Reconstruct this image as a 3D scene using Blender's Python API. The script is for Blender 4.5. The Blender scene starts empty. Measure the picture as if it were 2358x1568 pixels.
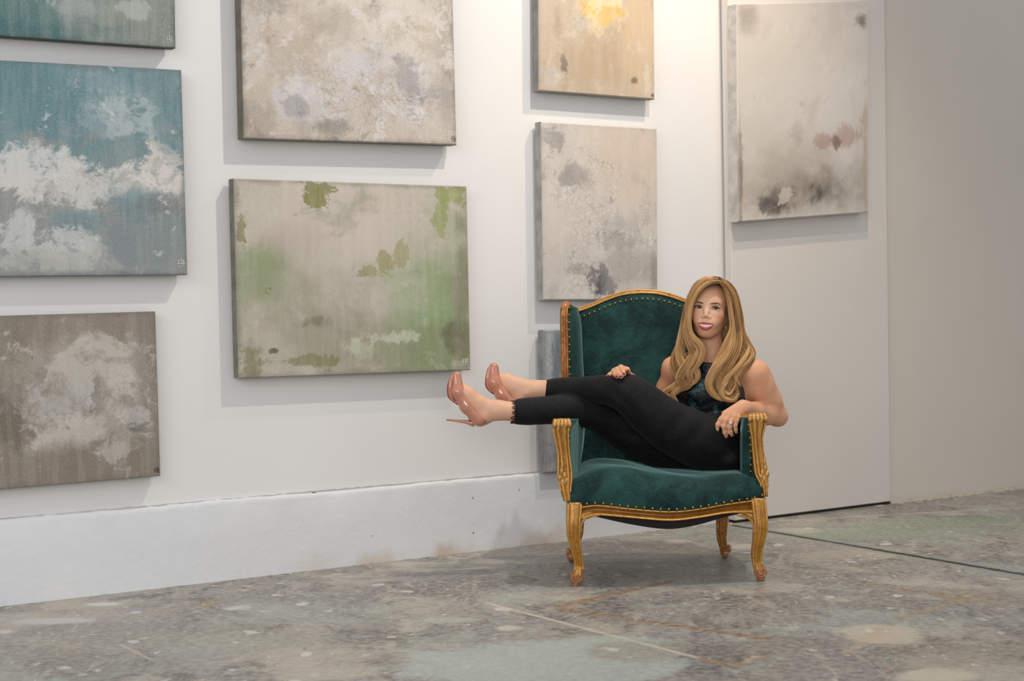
import bpy, bmesh, math, random
import numpy as np
from mathutils import Vector, Matrix
random.seed(7); RNG = np.random.default_rng(7)
col = bpy.context.scene.collection
# ------------------------------------------------------------------ camera model (metres, +Y into the room)
W, H, F, CAMH = 2358, 1568, 3900.0, 1.04
PITCH, ROLL = math.atan(109/F), 0.018
FWD = np.array([0, math.cos(PITCH), -math.sin(PITCH)])
R0 = np.array([1.0, 0, 0]); U0 = np.array([0, math.sin(PITCH), math.cos(PITCH)])
CR = math.cos(ROLL)*R0 - math.sin(ROLL)*U0
CU = math.cos(ROLL)*U0 + math.sin(ROLL)*R0
CAM = np.array([0, 0, CAMH])
def ray(px, py): return FWD + CR*(px-W/2)/F - CU*(py-H/2)/F
def P(px, py, Y):
    r = ray(px, py); return CAM + r*(Y/r[1])
def floorp(px, py):
    r = ray(px, py); return CAM + r*(-CAMH/r[2])
def onplane(px, py, p0, n):
    r = ray(px, py); return CAM + r*(np.dot(p0-CAM, n)/np.dot(r, n))
# ------------------------------------------------------------------ mesh helpers
def tag(o, label=None, cat=None, group=None, kind=None):
    if label: o['label'] = label
    if cat: o['category'] = cat
    if group: o['group'] = group
    if kind: o['kind'] = kind
    return o
def empty(name, mat=None, label=None, cat=None, group=None):
    o = bpy.data.objects.new(name, None); col.objects.link(o)
    if mat is not None: o.matrix_world = mat
    o.empty_display_size = .1
    return tag(o, label, cat, group)
def mesh(name, V, Fc, m=None, parent=None, smooth=True, uv=None, inv=None):
    me = bpy.data.meshes.new(name)
    if isinstance(V, np.ndarray):
        if inv is not None: V = V @ inv[:3,:3].T + inv[:3,3]
        V = V.tolist()
    if isinstance(Fc, np.ndarray): Fc = Fc.tolist()
    me.from_pydata([tuple(v) for v in V], [], Fc); me.update()
    if smooth:
        me.polygons.foreach_set('use_smooth', [True]*len(me.polygons))
    o = bpy.data.objects.new(name, me); col.objects.link(o)
    if m: me.materials.append(m)
    if parent is not None: o.parent = parent
    return o
def outward(o):
    bm=bmesh.new(); bm.from_mesh(o.data); bmesh.ops.recalc_face_normals(bm,faces=bm.faces); bm.to_mesh(o.data); bm.free(); return o
class MB:
    def __init__(s): s.v=[]; s.f=[]
    def add(s, V, Fc):
        n=len(s.v); s.v += [tuple(map(float,v)) for v in V]; s.f += [tuple(int(i)+n for i in f) for f in Fc]
    def box(s, lo, hi):
        x0,y0,z0=lo; x1,y1,z1=hi
        s.add([(x0,y0,z0),(x1,y0,z0),(x1,y1,z0),(x0,y1,z0),(x0,y0,z1),(x1,y0,z1),(x1,y1,z1),(x0,y1,z1)],
              [(0,3,2,1),(4,5,6,7),(0,1,5,4),(1,2,6,5),(2,3,7,6),(3,0,4,7)])
    def grid(s, G, closeu=False, closev=False, capu=False):
        # G[i][j] points
        n=len(G); m=len(G[0]); V=[p for row in G for p in row]; Fc=[]
        for i in range(n if closeu else n-1):
            for j in range(m if closev else m-1):
                a=i*m+j; b=i*m+(j+1)%m; c=((i+1)%n)*m+(j+1)%m; d=((i+1)%n)*m+j
                Fc.append((a,b,c,d))
        if capu:
            Fc.append(tuple(range(m))[::-1]); Fc.append(tuple((n-1)*m+j for j in range(m)))
        s.add(V,Fc)
    def tube(s, pts, rad, sides=10, cap=True, flat=None, flatdir=None):
        pts=[np.array(p,float) for p in pts]; n=len(pts)
        if not hasattr(rad,'__len__'): rad=[rad]*n
        up=np.array([0,0,1.0]) if flatdir is None else np.array(flatdir,float)
        G=[]; prev=None
        for i in range(n):
            t=pts[min(i+1,n-1)]-pts[max(i-1,0)]; t/=np.linalg.norm(t)+1e-12
            if prev is None or flatdir is not None:
                a=up-np.dot(up,t)*t
                if np.linalg.norm(a)<1e-3: a=np.array([1.0,0,0])-t[0]*t
            else: a=prev-np.dot(prev,t)*t
            a/=np.linalg.norm(a); prev=a; b=np.cross(t,a)
            r=rad[i]; fa=1.0 if flat is None else flat
            G.append([tuple(pts[i]+a*(r*fa*math.cos(2*math.pi*k/sides))+b*(r*math.sin(2*math.pi*k/sides))) for k in range(sides)])
        s.grid(G,closev=True,capu=cap)
    def sphere(s, c, r, nu=12, nv=8):
        if not hasattr(r,'__len__'): r=(r,r,r)
        G=[]
        for i in range(nv+1):
            th=math.pi*i/nv
            G.append([(c[0]+r[0]*math.sin(th)*math.cos(2*math.pi*j/nu),c[1]+r[1]*math.sin(th)*math.sin(2*math.pi*j/nu),c[2]+r[2]*math.cos(th)) for j in range(nu)])
        s.grid(G,closev=True)
    def torus(s, c, R, r, ax=(0,0,1), nu=32, nv=8):
        ax=np.array(ax,float); ax/=np.linalg.norm(ax); a=np.cross(ax,[0.3,0.5,0.8]); a/=np.linalg.norm(a); b=np.cross(ax,a); c=np.array(c)
        G=[]
        for i in range(nu):
            t=2*math.pi*i/nu; d=a*math.cos(t)+b*math.sin(t)
            G.append([tuple(c+d*(R+r*math.cos(2*math.pi*j/nv))+ax*r*math.sin(2*math.pi*j/nv)) for j in range(nv)])
        s.grid(G,closeu=True,closev=True)
    def build(s, name, m, parent=None, smooth=True):
        return outward(mesh(name, s.v, s.f, m, parent, smooth))
def catmull(pts, n):
    p=np.array(pts,float); k=len(p); p=np.vstack([2*p[0]-p[1],p,2*p[-1]-p[-2]])
    out=[]
    for u in np.linspace(0,k-1,n):
        i=min(int(u),k-2); t=u-i; a,b,c,d=p[i],p[i+1],p[i+2],p[i+3]
        out.append(.5*((2*b)+(c-a)*t+(2*a-5*b+4*c-d)*t*t+(3*b-a-3*c+d)*t**3))
    return np.array(out)
def bevel(o, w=.003, seg=3):
    m=o.modifiers.new('bevel','BEVEL'); m.width=w; m.segments=seg; m.limit_method='ANGLE'; m.angle_limit=.6
def autosmooth_off(o): pass
# ------------------------------------------------------------------ signed distance modelling
class SDF:
    def __init__(s, post=None): s.p=[]; s.post=post
    def cone(s, a, b, r1, r2=None, k=.02, op=1, sq=None):
        a=np.array(a,float); b=np.array(b,float); r2=r1 if r2 is None else r2
        c=(a+b)/2; R=np.linalg.norm(b-a)/2+max(r1,r2)*(1 if sq is None else max(1,sq[1]))
        ab=b-a; L=np.dot(ab,ab)+1e-12
        def f(p):
            q=p-a; t=np.clip(q@ab/L,0,1); e=q-t[:,None]*ab
            if sq is not None:
                n,fa=sq; dn=e@n; e=e+np.outer(dn*(1/fa-1),n)
            return np.sqrt((e*e).sum(1))-(r1+(r2-r1)*t)
        s.p.append((op,k,f,c,R)); return s
    def chain(s, pts, rs, k=.02, op=1, sq=None):
        for i in range(len(pts)-1): s.cone(pts[i],pts[i+1],rs[i],rs[i+1],k,op,sq)
        return s
    def ell(s, c, r, k=.02, op=1, M=None):
        c=np.array(c,float); r=np.array(r,float); M=np.eye(3) if M is None else M
        def f(p):
            q=(p-c)@M; k0=np.sqrt(((q/r)**2).sum(1)); k1=np.sqrt(((q/(r*r))**2).sum(1))+1e-9
            return k0*(k0-1)/k1
        s.p.append((op,k,f,c,float(r.max()))); return s
    def half(s, c, n, k=.004):     # keep the side opposite to n
        c=np.array(c,float); n=np.array(n,float); n=n/np.linalg.norm(n)
        s.p.append((2,k,lambda p:(p-c)@n,c,1e9)); return s
    def custom(s, f, c, R, k=.01, op=1): s.p.append((op,k,f,np.array(c,float),R)); return s
    def __call__(s, P_, cull=True):
        c=P_.mean(0); R=np.sqrt(((P_-c)**2).sum(1).max()) if cull else 1e9
        d=np.full(len(P_),.3)
        for op,k,f,pc_,pr in s.p:
            if cull and np.linalg.norm(c-pc_)-pr>R+.05+k: continue
            e=f(P_)
            if op==1:
                h=np.maximum(k-np.abs(d-e),0)/k; d=np.minimum(d,e)-h*h*k/4
            elif op==-1:
                e=-e; h=np.maximum(k-np.abs(d-e),0)/k; d=np.maximum(d,e)+h*h*k/4
            else:
                h=np.maximum(k-np.abs(d-e),0)/k; d=np.maximum(d,e)+h*h*k/4
        if s.post: d=s.post(P_,d)
        return d
def nets(F_, lo, hi, h, nb=20):
    lo=np.array(lo,float); hi=np.array(hi,float)
    N=np.ceil((hi-lo)/(h*nb)).astype(int)
    bi=np.stack(np.meshgrid(*[np.arange(n) for n in N],indexing='ij'),-1).reshape(-1,3)
    cen=lo+(bi+.5)*nb*h; half=nb*h*math.sqrt(3)/2
    D=np.concatenate([F_(c,False) for c in np.array_split(cen,max(1,len(cen)//20000+1))])
    act=bi[np.abs(D)<half*1.5+.012]
    S=N*nb+4
    g=np.arange(nb+1); L=np.stack(np.meshgrid(g,g,g,indexing='ij'),-1)
    keys=[];pos=[];quads=[]
    key=lambda a:((a[...,0]+1)*S[1]+(a[...,1]+1))*S[2]+(a[...,2]+1)
    edges=[((0,0,0),(1,0,0)),((0,1,0),(1,1,0)),((0,0,1),(1,0,1)),((0,1,1),(1,1,1)),((0,0,0),(0,1,0)),((1,0,0),(1,1,0)),((0,0,1),(0,1,1)),((1,0,1),(1,1,1)),((0,0,0),(0,0,1)),((1,0,0),(1,0,1)),((0,1,0),(0,1,1)),((1,1,0),(1,1,1))]
    for b in act:
        base=b*nb; pts=lo+(base+L)*h
        v=F_(pts.reshape(-1,3)).reshape(nb+1,nb+1,nb+1)
        ins=v<0
        if ins.all() or not ins.any(): continue
        cs=sum(ins[i:nb+i,j:nb+j,k:nb+k].astype(np.int8) for i in(0,1) for j in(0,1) for k in(0,1))
        c=np.argwhere((cs>0)&(cs<8))
        if len(c):
            acc=np.zeros((len(c),3)); cnt=np.zeros(len(c))
            for e0,e1 in edges:
                A=c+e0; B=c+e1; va=v[A[:,0],A[:,1],A[:,2]]; vb=v[B[:,0],B[:,1],B[:,2]]
                m=(va<0)!=(vb<0); t=np.where(m,va/np.where(m,va-vb,1),0)
                acc+=m[:,None]*(A+t[:,None]*(B-A)); cnt+=m
            keys.append(key(base+c)); pos.append(lo+(base+acc/cnt[:,None])*h)
        for ax in range(3):
            b_,c_=(ax+1)%3,(ax+2)%3
            sl=[slice(0,nb)]*3; s2=list(sl); s2[ax]=slice(1,nb+1)
            A=ins[tuple(sl)]; B=ins[tuple(s2)]
            e=np.argwhere(A!=B)
            if not len(e): continue
            gi=base+e; eb=np.eye(3,dtype=int)[b_]; ec=np.eye(3,dtype=int)[c_]
            q=np.stack([key(gi-eb-ec),key(gi-ec),key(gi),key(gi-eb)],1)
            fl=~A[e[:,0],e[:,1],e[:,2]]; q[fl]=q[fl][:,::-1]
            quads.append(q)
    keys=np.concatenate(keys); pos=np.concatenate(pos); quads=np.concatenate(quads)
    o=np.argsort(keys); keys=keys[o]; pos=pos[o]
    ix=np.searchsorted(keys,quads); ix=np.clip(ix,0,len(keys)-1)
    ok=(keys[ix]==quads).all(1)
    return pos, ix[ok]
def vnoise(p, s, seed=0):
    # smooth trigonometric noise, cheap
    q=p*s+seed*1.7
    return (np.sin(q[:,0]*1.3+np.sin(q[:,1]*1.7+q[:,2]))+np.sin(q[:,1]*1.1+2*np.sin(q[:,2]*.9+q[:,0]*.6))+np.sin(q[:,2]*1.5+np.sin(q[:,0]*1.9-q[:,1])))/3
# ------------------------------------------------------------------ materials
def lin(c):
    r=[]
    for x in c[:3]:
        x=x/255; r.append(x/12.92 if x<=.04045 else ((x+.055)/1.055)**2.4)
    return (*r,1)
LK=1.0
def alb(c, k=None): return tuple(min(x/(k or LK),.92) for x in lin(c)[:3])+(1,)
class NT:
    def __init__(s, name):
        s.m=bpy.data.materials.new(name); s.m.use_nodes=True; s.t=s.m.node_tree; s.n=s.t.nodes; s.l=s.t.links
        s.b=s.n['Principled BSDF']
    def N(s, ty, **kw):
        n=s.n.new(ty)
        for k,v in kw.items():
            if k=='ins':
                for a,b in v.items():
                    if isinstance(b,bpy.types.NodeSocket): s.l.new(b,n.inputs[a])
                    else: n.inputs[a].default_value=b
            else: setattr(n,k,v)
        return n
    def math(s, op, a, b=0.0, c=0.0, clamp=False):
        n=s.N('ShaderNodeMath',operation=op,use_clamp=clamp,ins={0:a,1:b,2:c}); return n.outputs[0]
    def vm(s, op, a, b=(0,0,0), sc=None, out=0):
        n=s.N('ShaderNodeVectorMath',operation=op,ins={0:a,1:b})
        if sc is not None: n.inputs[3].default_value=sc
        return n.outputs[1] if op in('LENGTH','DOT_PRODUCT','DISTANCE') else n.outputs[0]
    def noise(s, vec, scale, detail=4, rough=.55, dist=0, out=0):
        n=s.N('ShaderNodeTexNoise',ins={'Vector':vec,'Scale':scale,'Detail':detail,'Roughness':rough,'Distortion':dist}); return n.outputs[out]
    def ramp(s, f, a, b, lo=0., hi=1., smooth=True):
        n=s.N('ShaderNodeMapRange',interpolation_type='SMOOTHSTEP' if smooth else 'LINEAR',ins={0:f,1:a,2:b,3:lo,4:hi}); return n.outputs[0]
    def mix(s, f, a, b, blend='MIX'):
        n=s.N('ShaderNodeMix',data_type='RGBA',blend_type=blend,ins={0:f,6:a,7:b}); return n.outputs[2]
    def set(s, **kw):
        for k,v in kw.items():
            k=k.replace('_',' ')
            if isinstance(v,bpy.types.NodeSocket): s.l.new(v,s.b.inputs[k])
            else: s.b.inputs[k].default_value=v
    def bump(s, h, dist=.001, strength=1.0):
        n=s.N('ShaderNodeBump',ins={'Strength':strength,'Distance':dist,'Height':h}); s.l.new(n.outputs[0],s.b.inputs['Normal'])
    def scale(s, v, x, y, z):
        return s.vm('MULTIPLY',v,(x,y,z))
    def blob(s, colr, vec, nz, c, r, colr2, soft=.3, amp=.8, op=1.0):
        """paint colour colr2 over colr inside a ragged ellipse"""
        d=s.vm('LENGTH',s.vm('MULTIPLY',s.vm('SUBTRACT',vec,(c[0],c[1],0)),(1/r[0],1/r[1],0)))
        d=s.math('MULTIPLY_ADD',nz,amp*2,s.math('SUBTRACT',d,amp))
        m=s.ramp(d,1-soft,1+soft,op,0)
        return s.mix(m,colr,colr2)
    def stroke(s, colr, vec, nz, a, b, w, colr2, soft=.5, amp=.6, op=1.0):
        a=np.array(a[:2],float); b=np.array(b[:2],float); L=np.linalg.norm(b-a); t=(b-a)/L
        q=s.vm('SUBTRACT',vec,(a[0],a[1],0))
        u=s.vm('DOT_PRODUCT',q,(t[0],t[1],0)); v=s.math('ABSOLUTE',s.vm('DOT_PRODUCT',q,(-t[1],t[0],0)))
        e=s.math('MAXIMUM',s.math('SUBTRACT',u,L),s.math('MULTIPLY',u,-1.)); e=s.math('MAXIMUM',e,0.)
        d=s.math('DIVIDE',s.math('ADD',v,e),w)
        d=s.math('MULTIPLY_ADD',nz,amp*2,s.math('SUBTRACT',d,amp))
        return s.mix(s.ramp(d,1-soft,1+soft,op,0),colr,colr2)
def simple(name, c, rough=.5, metal=0, **kw):
    m=NT(name); m.set(Base_Color=alb(c),Roughness=rough,Metallic=metal,**kw); return m.m
def coords(m, which='Object'): return m.N('ShaderNodeTexCoord').outputs[which]
# ================================================================== CAMERA AND LIGHT
scn=bpy.context.scene
cd=bpy.data.cameras.new('camera'); cam=bpy.data.objects.new('camera',cd); col.objects.link(cam)
cd.sensor_width=36; cd.lens=F/W*36; cd.clip_start=.05
M=Matrix([[CR[0],CU[0],-FWD[0],0],[CR[1],CU[1],-FWD[1],0],[CR[2],CU[2],-FWD[2],CAMH],[0,0,0,1]])
cam.matrix_world=M; scn.camera=cam
cd.dof.use_dof=True; cd.dof.focus_distance=6.25; cd.dof.aperture_fstop=3.5
vs=scn.view_settings; vs.view_transform='Standard'; vs.look='None'; vs.gamma=1; vs.use_curve_mapping=False; vs.exposure=0
# ================================================================== ROOM
A=floorp(0,1397); B=floorp(1300,1246)
wt=(B-A)/np.linalg.norm(B-A); wn=np.array([wt[1],-wt[0],0])     # wn points to the camera side
if np.dot(wn,CAM-A)<0: wn=-wn
def wallp(px,py,off=0): return onplane(px,py,A+wn*off,wn)
def floor_mat():
    m=NT('painted_concrete'); v=coords(m)
    flat=m.scale(v,1,1,0)
    wv=m.vm('ADD',flat,m.scale(m.noise(flat,1.1,3,out=1),.5,.5,0))
    big=m.noise(wv,1.3,6,.62); mid=m.noise(flat,5,7,.65); fine=m.noise(flat,38,5,.7); wisp=m.noise(m.scale(wv,1,.55,0),4.5,8,.68,1.2)
    c=m.mix(m.ramp(big,.36,.66),alb((118,112,106)),alb((156,150,142)))
    c=m.mix(m.ramp(wisp,.49,.58,0,.85),c,alb((100,95,90))); c=m.mix(m.ramp(m.noise(m.scale(wv,1,.4,0),9,9,.72,.8),.54,.62,0,.7),c,alb((176,168,156)))
    c=m.mix(m.ramp(m.noise(wv,2.3,5,.6,.6),.50,.66,0,.6),c,alb((160,168,158)))
    c=m.mix(m.ramp(m.noise(m.vm('ADD',wv,(7,3,0)),1.7,6,.66),.52,.64,0,.7),c,alb((190,178,160)))
    ragged=m.noise(flat,6,8,.7)
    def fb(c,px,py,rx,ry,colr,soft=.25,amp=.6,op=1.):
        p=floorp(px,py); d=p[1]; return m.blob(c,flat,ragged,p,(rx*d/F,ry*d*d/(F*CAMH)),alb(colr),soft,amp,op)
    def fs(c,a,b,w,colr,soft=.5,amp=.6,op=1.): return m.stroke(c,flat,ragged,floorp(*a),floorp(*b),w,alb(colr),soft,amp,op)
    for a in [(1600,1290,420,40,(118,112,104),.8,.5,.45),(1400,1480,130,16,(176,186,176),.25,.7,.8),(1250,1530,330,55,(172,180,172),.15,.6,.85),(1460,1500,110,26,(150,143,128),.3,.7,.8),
              (1640,1500,60,14,(112,105,100),.5,.7,.6),(2030,1460,90,26,(196,182,158),.25,.7,.9),(2160,1555,90,18,(206,192,168),.25,.8,.9),(2000,1225,330,18,(140,158,134),.8,.7,.7),
              (2200,1200,170,10,(128,150,118),.7,.7,.7),(1830,1222,60,7,(196,190,168),.4,.7,.7),(2240,1510,180,30,(136,122,102),.6,.8,.6),(300,1470,420,34,(158,150,136),.7,.7,.5),
              (120,1420,260,16,(186,176,166),.6,.6,.6),(310,1408,11,4,(110,125,205),.3,.4,1),(235,1391,40,4,(214,212,212),.3,.5,.9),(120,1430,90,7,(206,204,202),.3,.8,.7),
              (478,1390,14,7,(160,132,72),.3,.7,.9),(1170,1446,30,6,(206,200,178),.3,.5,.8),(545,1400,30,6,(206,204,200),.3,.8,.6),(1290,1240,60,7,(178,172,160),.4,.7,.6),
              (705,1506,12,5,(216,212,204),.3,.5,.8),(1560,1247,34,5,(196,186,168),.3,.6,.7),(1718,1258,44,6,(194,184,168),.3,.6,.7),(1020,1428,70,8,(178,184,160),.5,.8,.7),(2230,1375,60,20,(150,124,92),.6,.7,.6)]:
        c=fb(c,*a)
    rust=(142,102,62)
    for a in [((1285,1398),(1545,1338),.020,rust,.6,.7,.9),((1290,1402),(1760,1470),.018,rust,.6,.7,.9),((1990,1345),(2230,1378),.018,(146,112,76),.7,.8,.8),((2070,1425),(2230,1378),.018,(156,124,86),.7,.8,.7),
              ((1120,1388),(1620,1518),.010,(202,190,170),.5,.6,.85),((1610,1516),(1700,1532),.011,(160,112,62),.6,.8,.9),((1690,1532),(1760,1510),.008,(186,150,104),.7,.9,.7),((1800,1482),(2060,1484),.012,(124,100,86),.7,.9,.6),
              ((330,1410),(480,1392),.006,(166,140,84),.5,1.1,.7),((1625,1352),(1660,1360),.006,(140,108,76),.5,.6,.7),((280,1485),(350,1520),.007,(196,184,168),.6,.9,.6),
              ((1690,1205),(2420,1165),.010,(204,194,172),.6,.9,.6),((1950,1505),(2040,1440),.02,(186,160,128),.8,.9,.5)]:
        c=fs(c,*a)
    # paint specks and small spills
    for sc,th,colr,op in [(9,.085,(206,202,192),.9),(17,.10,(196,190,176),.85),(13,.055,(150,178,162),.8),(23,.06,(226,220,206),.8),(7,.05,(196,168,126),.6),(15,.04,(90,84,80),.8)]:
        wvec=m.vm('ADD',m.scale(flat,1,.8,0),m.scale(m.noise(flat,sc*1.3,3,out=1),.10*9/sc,.10*9/sc,0))
        vo=m.N('ShaderNodeTexVoronoi',ins={'Vector':wvec,'Scale':float(sc),'Randomness':1.0})
        rnd=m.N('ShaderNodeSeparateColor',ins={0:vo.outputs['Color']}).outputs[0]
        rad=m.math('MULTIPLY',m.math('POWER',rnd,3.),th*2.6)
        c=m.mix(m.ramp(m.math('SUBTRACT',vo.outputs['Distance'],rad),-.02,.015,op,0),c,alb(colr))
    c=m.mix(m.ramp(fine,.40,.6,.0,.35),c,alb((205,198,186)))
    c=m.mix(m.ramp(m.noise(flat,90,3,.7),.55,.7,0,.35),c,alb((92,86,80)))
    # construction joint
    ja,jb=floorp(1690,1210),floorp(2500,1347)
    c=m.stroke(c,flat,mid,ja,jb,.055,alb((150,150,140)),.4,.5,.7)
    c=m.stroke(c,flat,m.noise(flat,16,6,.75),ja,jb,.017,alb((38,38,38)),.35,1.3,1)
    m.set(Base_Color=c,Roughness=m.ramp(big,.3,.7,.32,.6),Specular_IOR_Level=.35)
    m.bump(m.math('ADD',m.math('MULTIPLY',mid,.6),m.math('MULTIPLY',fine,.25)),.004,.5)
    return m.m
fm=floor_mat()
b=MB(); b.add([(-9,-3,0),(14,-3,0),(14,16,0),(-9,16,0)],[(0,1,2,3)])
tag(b.build('floor',fm,smooth=False),kind='structure')
def wall_mat(name, c, lump=.0012, warm=None):
    m=NT(name); v=coords(m)
    n=m.noise(v,1.2,4); f=m.noise(v,26,5,.6)
    cc=m.mix(m.ramp(n,.35,.7,0,.5),alb(c),alb([x-7 for x in c]))
    m.set(Base_Color=cc,Roughness=.62,Specular_IOR_Level=.3); m.bump(m.math('ADD',n,m.math('MULTIPLY',f,.12)),lump*6,.35)
    return m.m
def prism(mb, p0, p1, z0, z1, th):
    """vertical slab whose camera-side face runs p0 -> p1, thickness th away from the camera"""
    p0=np.array(p0[:2]); p1=np.array(p1[:2]); t=(p1-p0)/np.linalg.norm(p1-p0); n=np.array([-t[1],t[0]])
    if np.dot(n,p0)<0: n=-n
    q0=p0+n*th; q1=p1+n*th
    mb.add([(*p0,z0),(*p1,z0),(*q1,z0),(*q0,z0),(*p0,z1),(*p1,z1),(*q1,z1),(*q0,z1)],[(3,2,1,0),(4,5,6,7),(0,1,5,4),(1,2,6,5),(2,3,7,6),(3,0,4,7)])
white=wall_mat('white_wall_paint',(232,230,228))
SET=.018
pL=A-wt*3.2-wn*SET; pE=floorp(2056,1159)-wn*0; 
endw=A+wt*np.dot(floorp(1700,1200)-A,wt)-wn*SET
farR=A+wt*np.dot(floorp(2353,1124)-A,wt)+wt*5-wn*.06
seam=A+wt*np.dot(floorp(2053,1159)-A,wt)-wn*SET
b=MB(); prism(b,pL,seam-wt*.02,0,5.2,.15)
tag(b.build('wall_left',white,smooth=False),kind='structure')
b=MB(); prism(b,seam-wt*.02,farR,0,5.2,.15)
tag(b.build('wall_back',wall_mat('shade_toned_wall_paint',(214,205,194)),smooth=False),kind='structure')  # weaker light on this stretch is put into a darker, warmer wall colour
# concrete plinth with an uneven top arris
def plinth_mat():
    m=NT('painted_plinth'); v=coords(m)
    f=m.noise(v,14,6,.65); g=m.noise(v,60,3,.6)
    sp=m.N('ShaderNodeSeparateXYZ',ins={0:v}); z=sp.outputs[2]; xw=sp.outputs[0]
    vo=m.N('ShaderNodeTexVoronoi',ins={'Vector':v,'Scale':16.0})
    rnd=m.N('ShaderNodeSeparateColor',ins={0:vo.outputs['Color']}).outputs[1]
    dot=m.ramp(m.math('SUBTRACT',vo.outputs['Distance'],m.math('MULTIPLY',m.math('POWER',rnd,10.),.12)),-.01,.01,1,0)
    c=m.mix(m.math('MULTIPLY',dot,.75),alb((222,223,225)),alb((110,98,90)))
    st=m.math('MULTIPLY',m.ramp(m.math('ADD',z,m.math('MULTIPLY',f,.12)),.05,.16,.9,0),m.math('MULTIPLY',m.ramp(m.noise(v,2.2,3),.42,.62),m.math('MULTIPLY',m.ramp(xw,wallp(520,1300)[0],wallp(1000,1300)[0]),m.ramp(xw,wallp(1420,1250)[0],wallp(1180,1250)[0]))))
    c=m.mix(st,c,alb((186,160,128)))
    m.set(Base_Color=c,Roughness=.55,Specular_IOR_Level=.35)
    m.bump(m.math('ADD',m.math('MULTIPLY',f,1.),m.math('MULTIPLY',g,.12)),.006,.6); return m.m
plm=plinth_mat()
ptop=wallp(0,1199)[2]; 
LW=np.dot(endw-A,wt); n=260; G=[]
for i in range(n+1):
    u=-3.2+(LW+3.2)*i/n
    s_=.5*math.sin(u*3.1)+.5*math.sin(u*7.7+1); j=random.uniform(-1,1)
    zt=ptop+.004*s_+.002*j; d=-SET-.002; p=A+wt*u
    row=[]
    for off,z in [(0,-.005),(0,zt*.5),(0.0,zt-.020),(-.001-.002*abs(s_)+.001*j,zt-.008-.004*abs(j)),(-.004-.002*abs(j),zt-.001),(d,zt+.001)]:
        q=p+wn*off; row.append((q[0],q[1],z))
    G.append(row)
b=MB(); b.grid(G); q0=[A+wt*LW+wn*0,A+wt*LW-wn*(SET+.01)]
b.add([(q0[0][0],q0[0][1],0),(q0[1][0],q0[1][1],0),(q0[1][0],q0[1][1],ptop),(q0[0][0],q0[0][1],ptop)],[(0,1,2,3)])
tag(b.build('baseboard_left',plm),kind='structure')
# dark crack over the right part of the plinth
def crack(mb, pts, w, off):
    pts=catmull(pts,len(pts)*6)
    for i in range(len(pts)-1):
        a=wallp(*pts[i],off); c=wallp(*pts[i+1],off); ww=w*random.uniform(.3,1.2)
        mb.add([a+[0,0,-ww],c+[0,0,-ww],c+[0,0,ww],a+[0,0,ww]],[(0,1,2,3)])
b=MB(); crack(b,[(1030,1111),(1055,1108),(1085,1106)],.0018,-SET+.001); crack(b,[(1195,1098),(1225,1093),(1250,1091)],.0025,-SET+.001); crack(b,[(715,1139),(722,1134),(730,1136)],.0015,-SET+.001)
tag(b.build('trim_1',simple('crack_dark',(52,46,42),.9),smooth=False),kind='structure')
b=MB(); n=300  # thin grey strip painting a shadow line where wall meets ledge
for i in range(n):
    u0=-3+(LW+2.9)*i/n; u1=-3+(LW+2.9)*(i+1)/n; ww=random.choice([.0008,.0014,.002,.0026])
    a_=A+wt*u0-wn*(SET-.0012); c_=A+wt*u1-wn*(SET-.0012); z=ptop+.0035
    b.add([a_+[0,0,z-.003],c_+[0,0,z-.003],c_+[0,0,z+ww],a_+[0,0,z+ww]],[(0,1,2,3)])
tag(b.build('ledge_shadow_strip',simple('shadow_line_grey',(180,177,174),.9),smooth=False),kind='structure')
# leaning wall panel to the right of the chair, its base a little above the floor
q0=A+wt*np.dot(floorp(1681,1203)-A,wt)+wn*.05; q1=floorp(2051,1160)
panelm=wall_mat('shade_toned_panel_paint',(220,213,206))  # toned down from the white wall, fainter light painted into the colour
b=MB(); prism(b,q0,q1,.012,5.2,.045)
pang=math.atan2(q1[1]-q0[1],q1[0]-q0[0]); PM=Matrix.Translation(Vector(q0))@Matrix.Rotation(pang,4,'Z')
o=mesh('wall_right',np.array(b.v),b.f,panelm,None,False,inv=np.linalg.inv(np.array(PM))); o.matrix_world=PM; tag(o,kind='structure'); bevel(o,.004,2)
pt_=(q1-q0)/np.linalg.norm(q1-q0); pn=np.array([pt_[1],-pt_[0],0]); pn=pn if np.dot(pn,CAM-q0)>0 else -pn
def panelp(px,py,off=0): return onplane(px,py,q0+pn*off,pn)
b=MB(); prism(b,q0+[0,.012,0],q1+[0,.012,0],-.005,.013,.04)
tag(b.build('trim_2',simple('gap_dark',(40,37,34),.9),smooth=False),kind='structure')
# mortar bits along the far wall base
b=MB()
for i in range(90):
    px=random.uniform(2056,2420); q=floorp(px,1159-(px-2056)*.115); r=random.uniform(.006,.016)
    b.sphere((q[0]-random.uniform(-.01,.02),q[1]-random.uniform(0,.03),0),(r*1.6,r,r*.8),7,5)
for i in range(60):
    px=random.uniform(1440,1684); q=floorp(px,1397-px*.116); r=random.uniform(.002,.007)
    b.sphere((q[0],q[1]-random.uniform(0,.05),0),(r*1.6,r,r*.8),7,5)
tag(b.build('trim_3',simple('mortar',(186,176,158),.9)),kind='structure')
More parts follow.
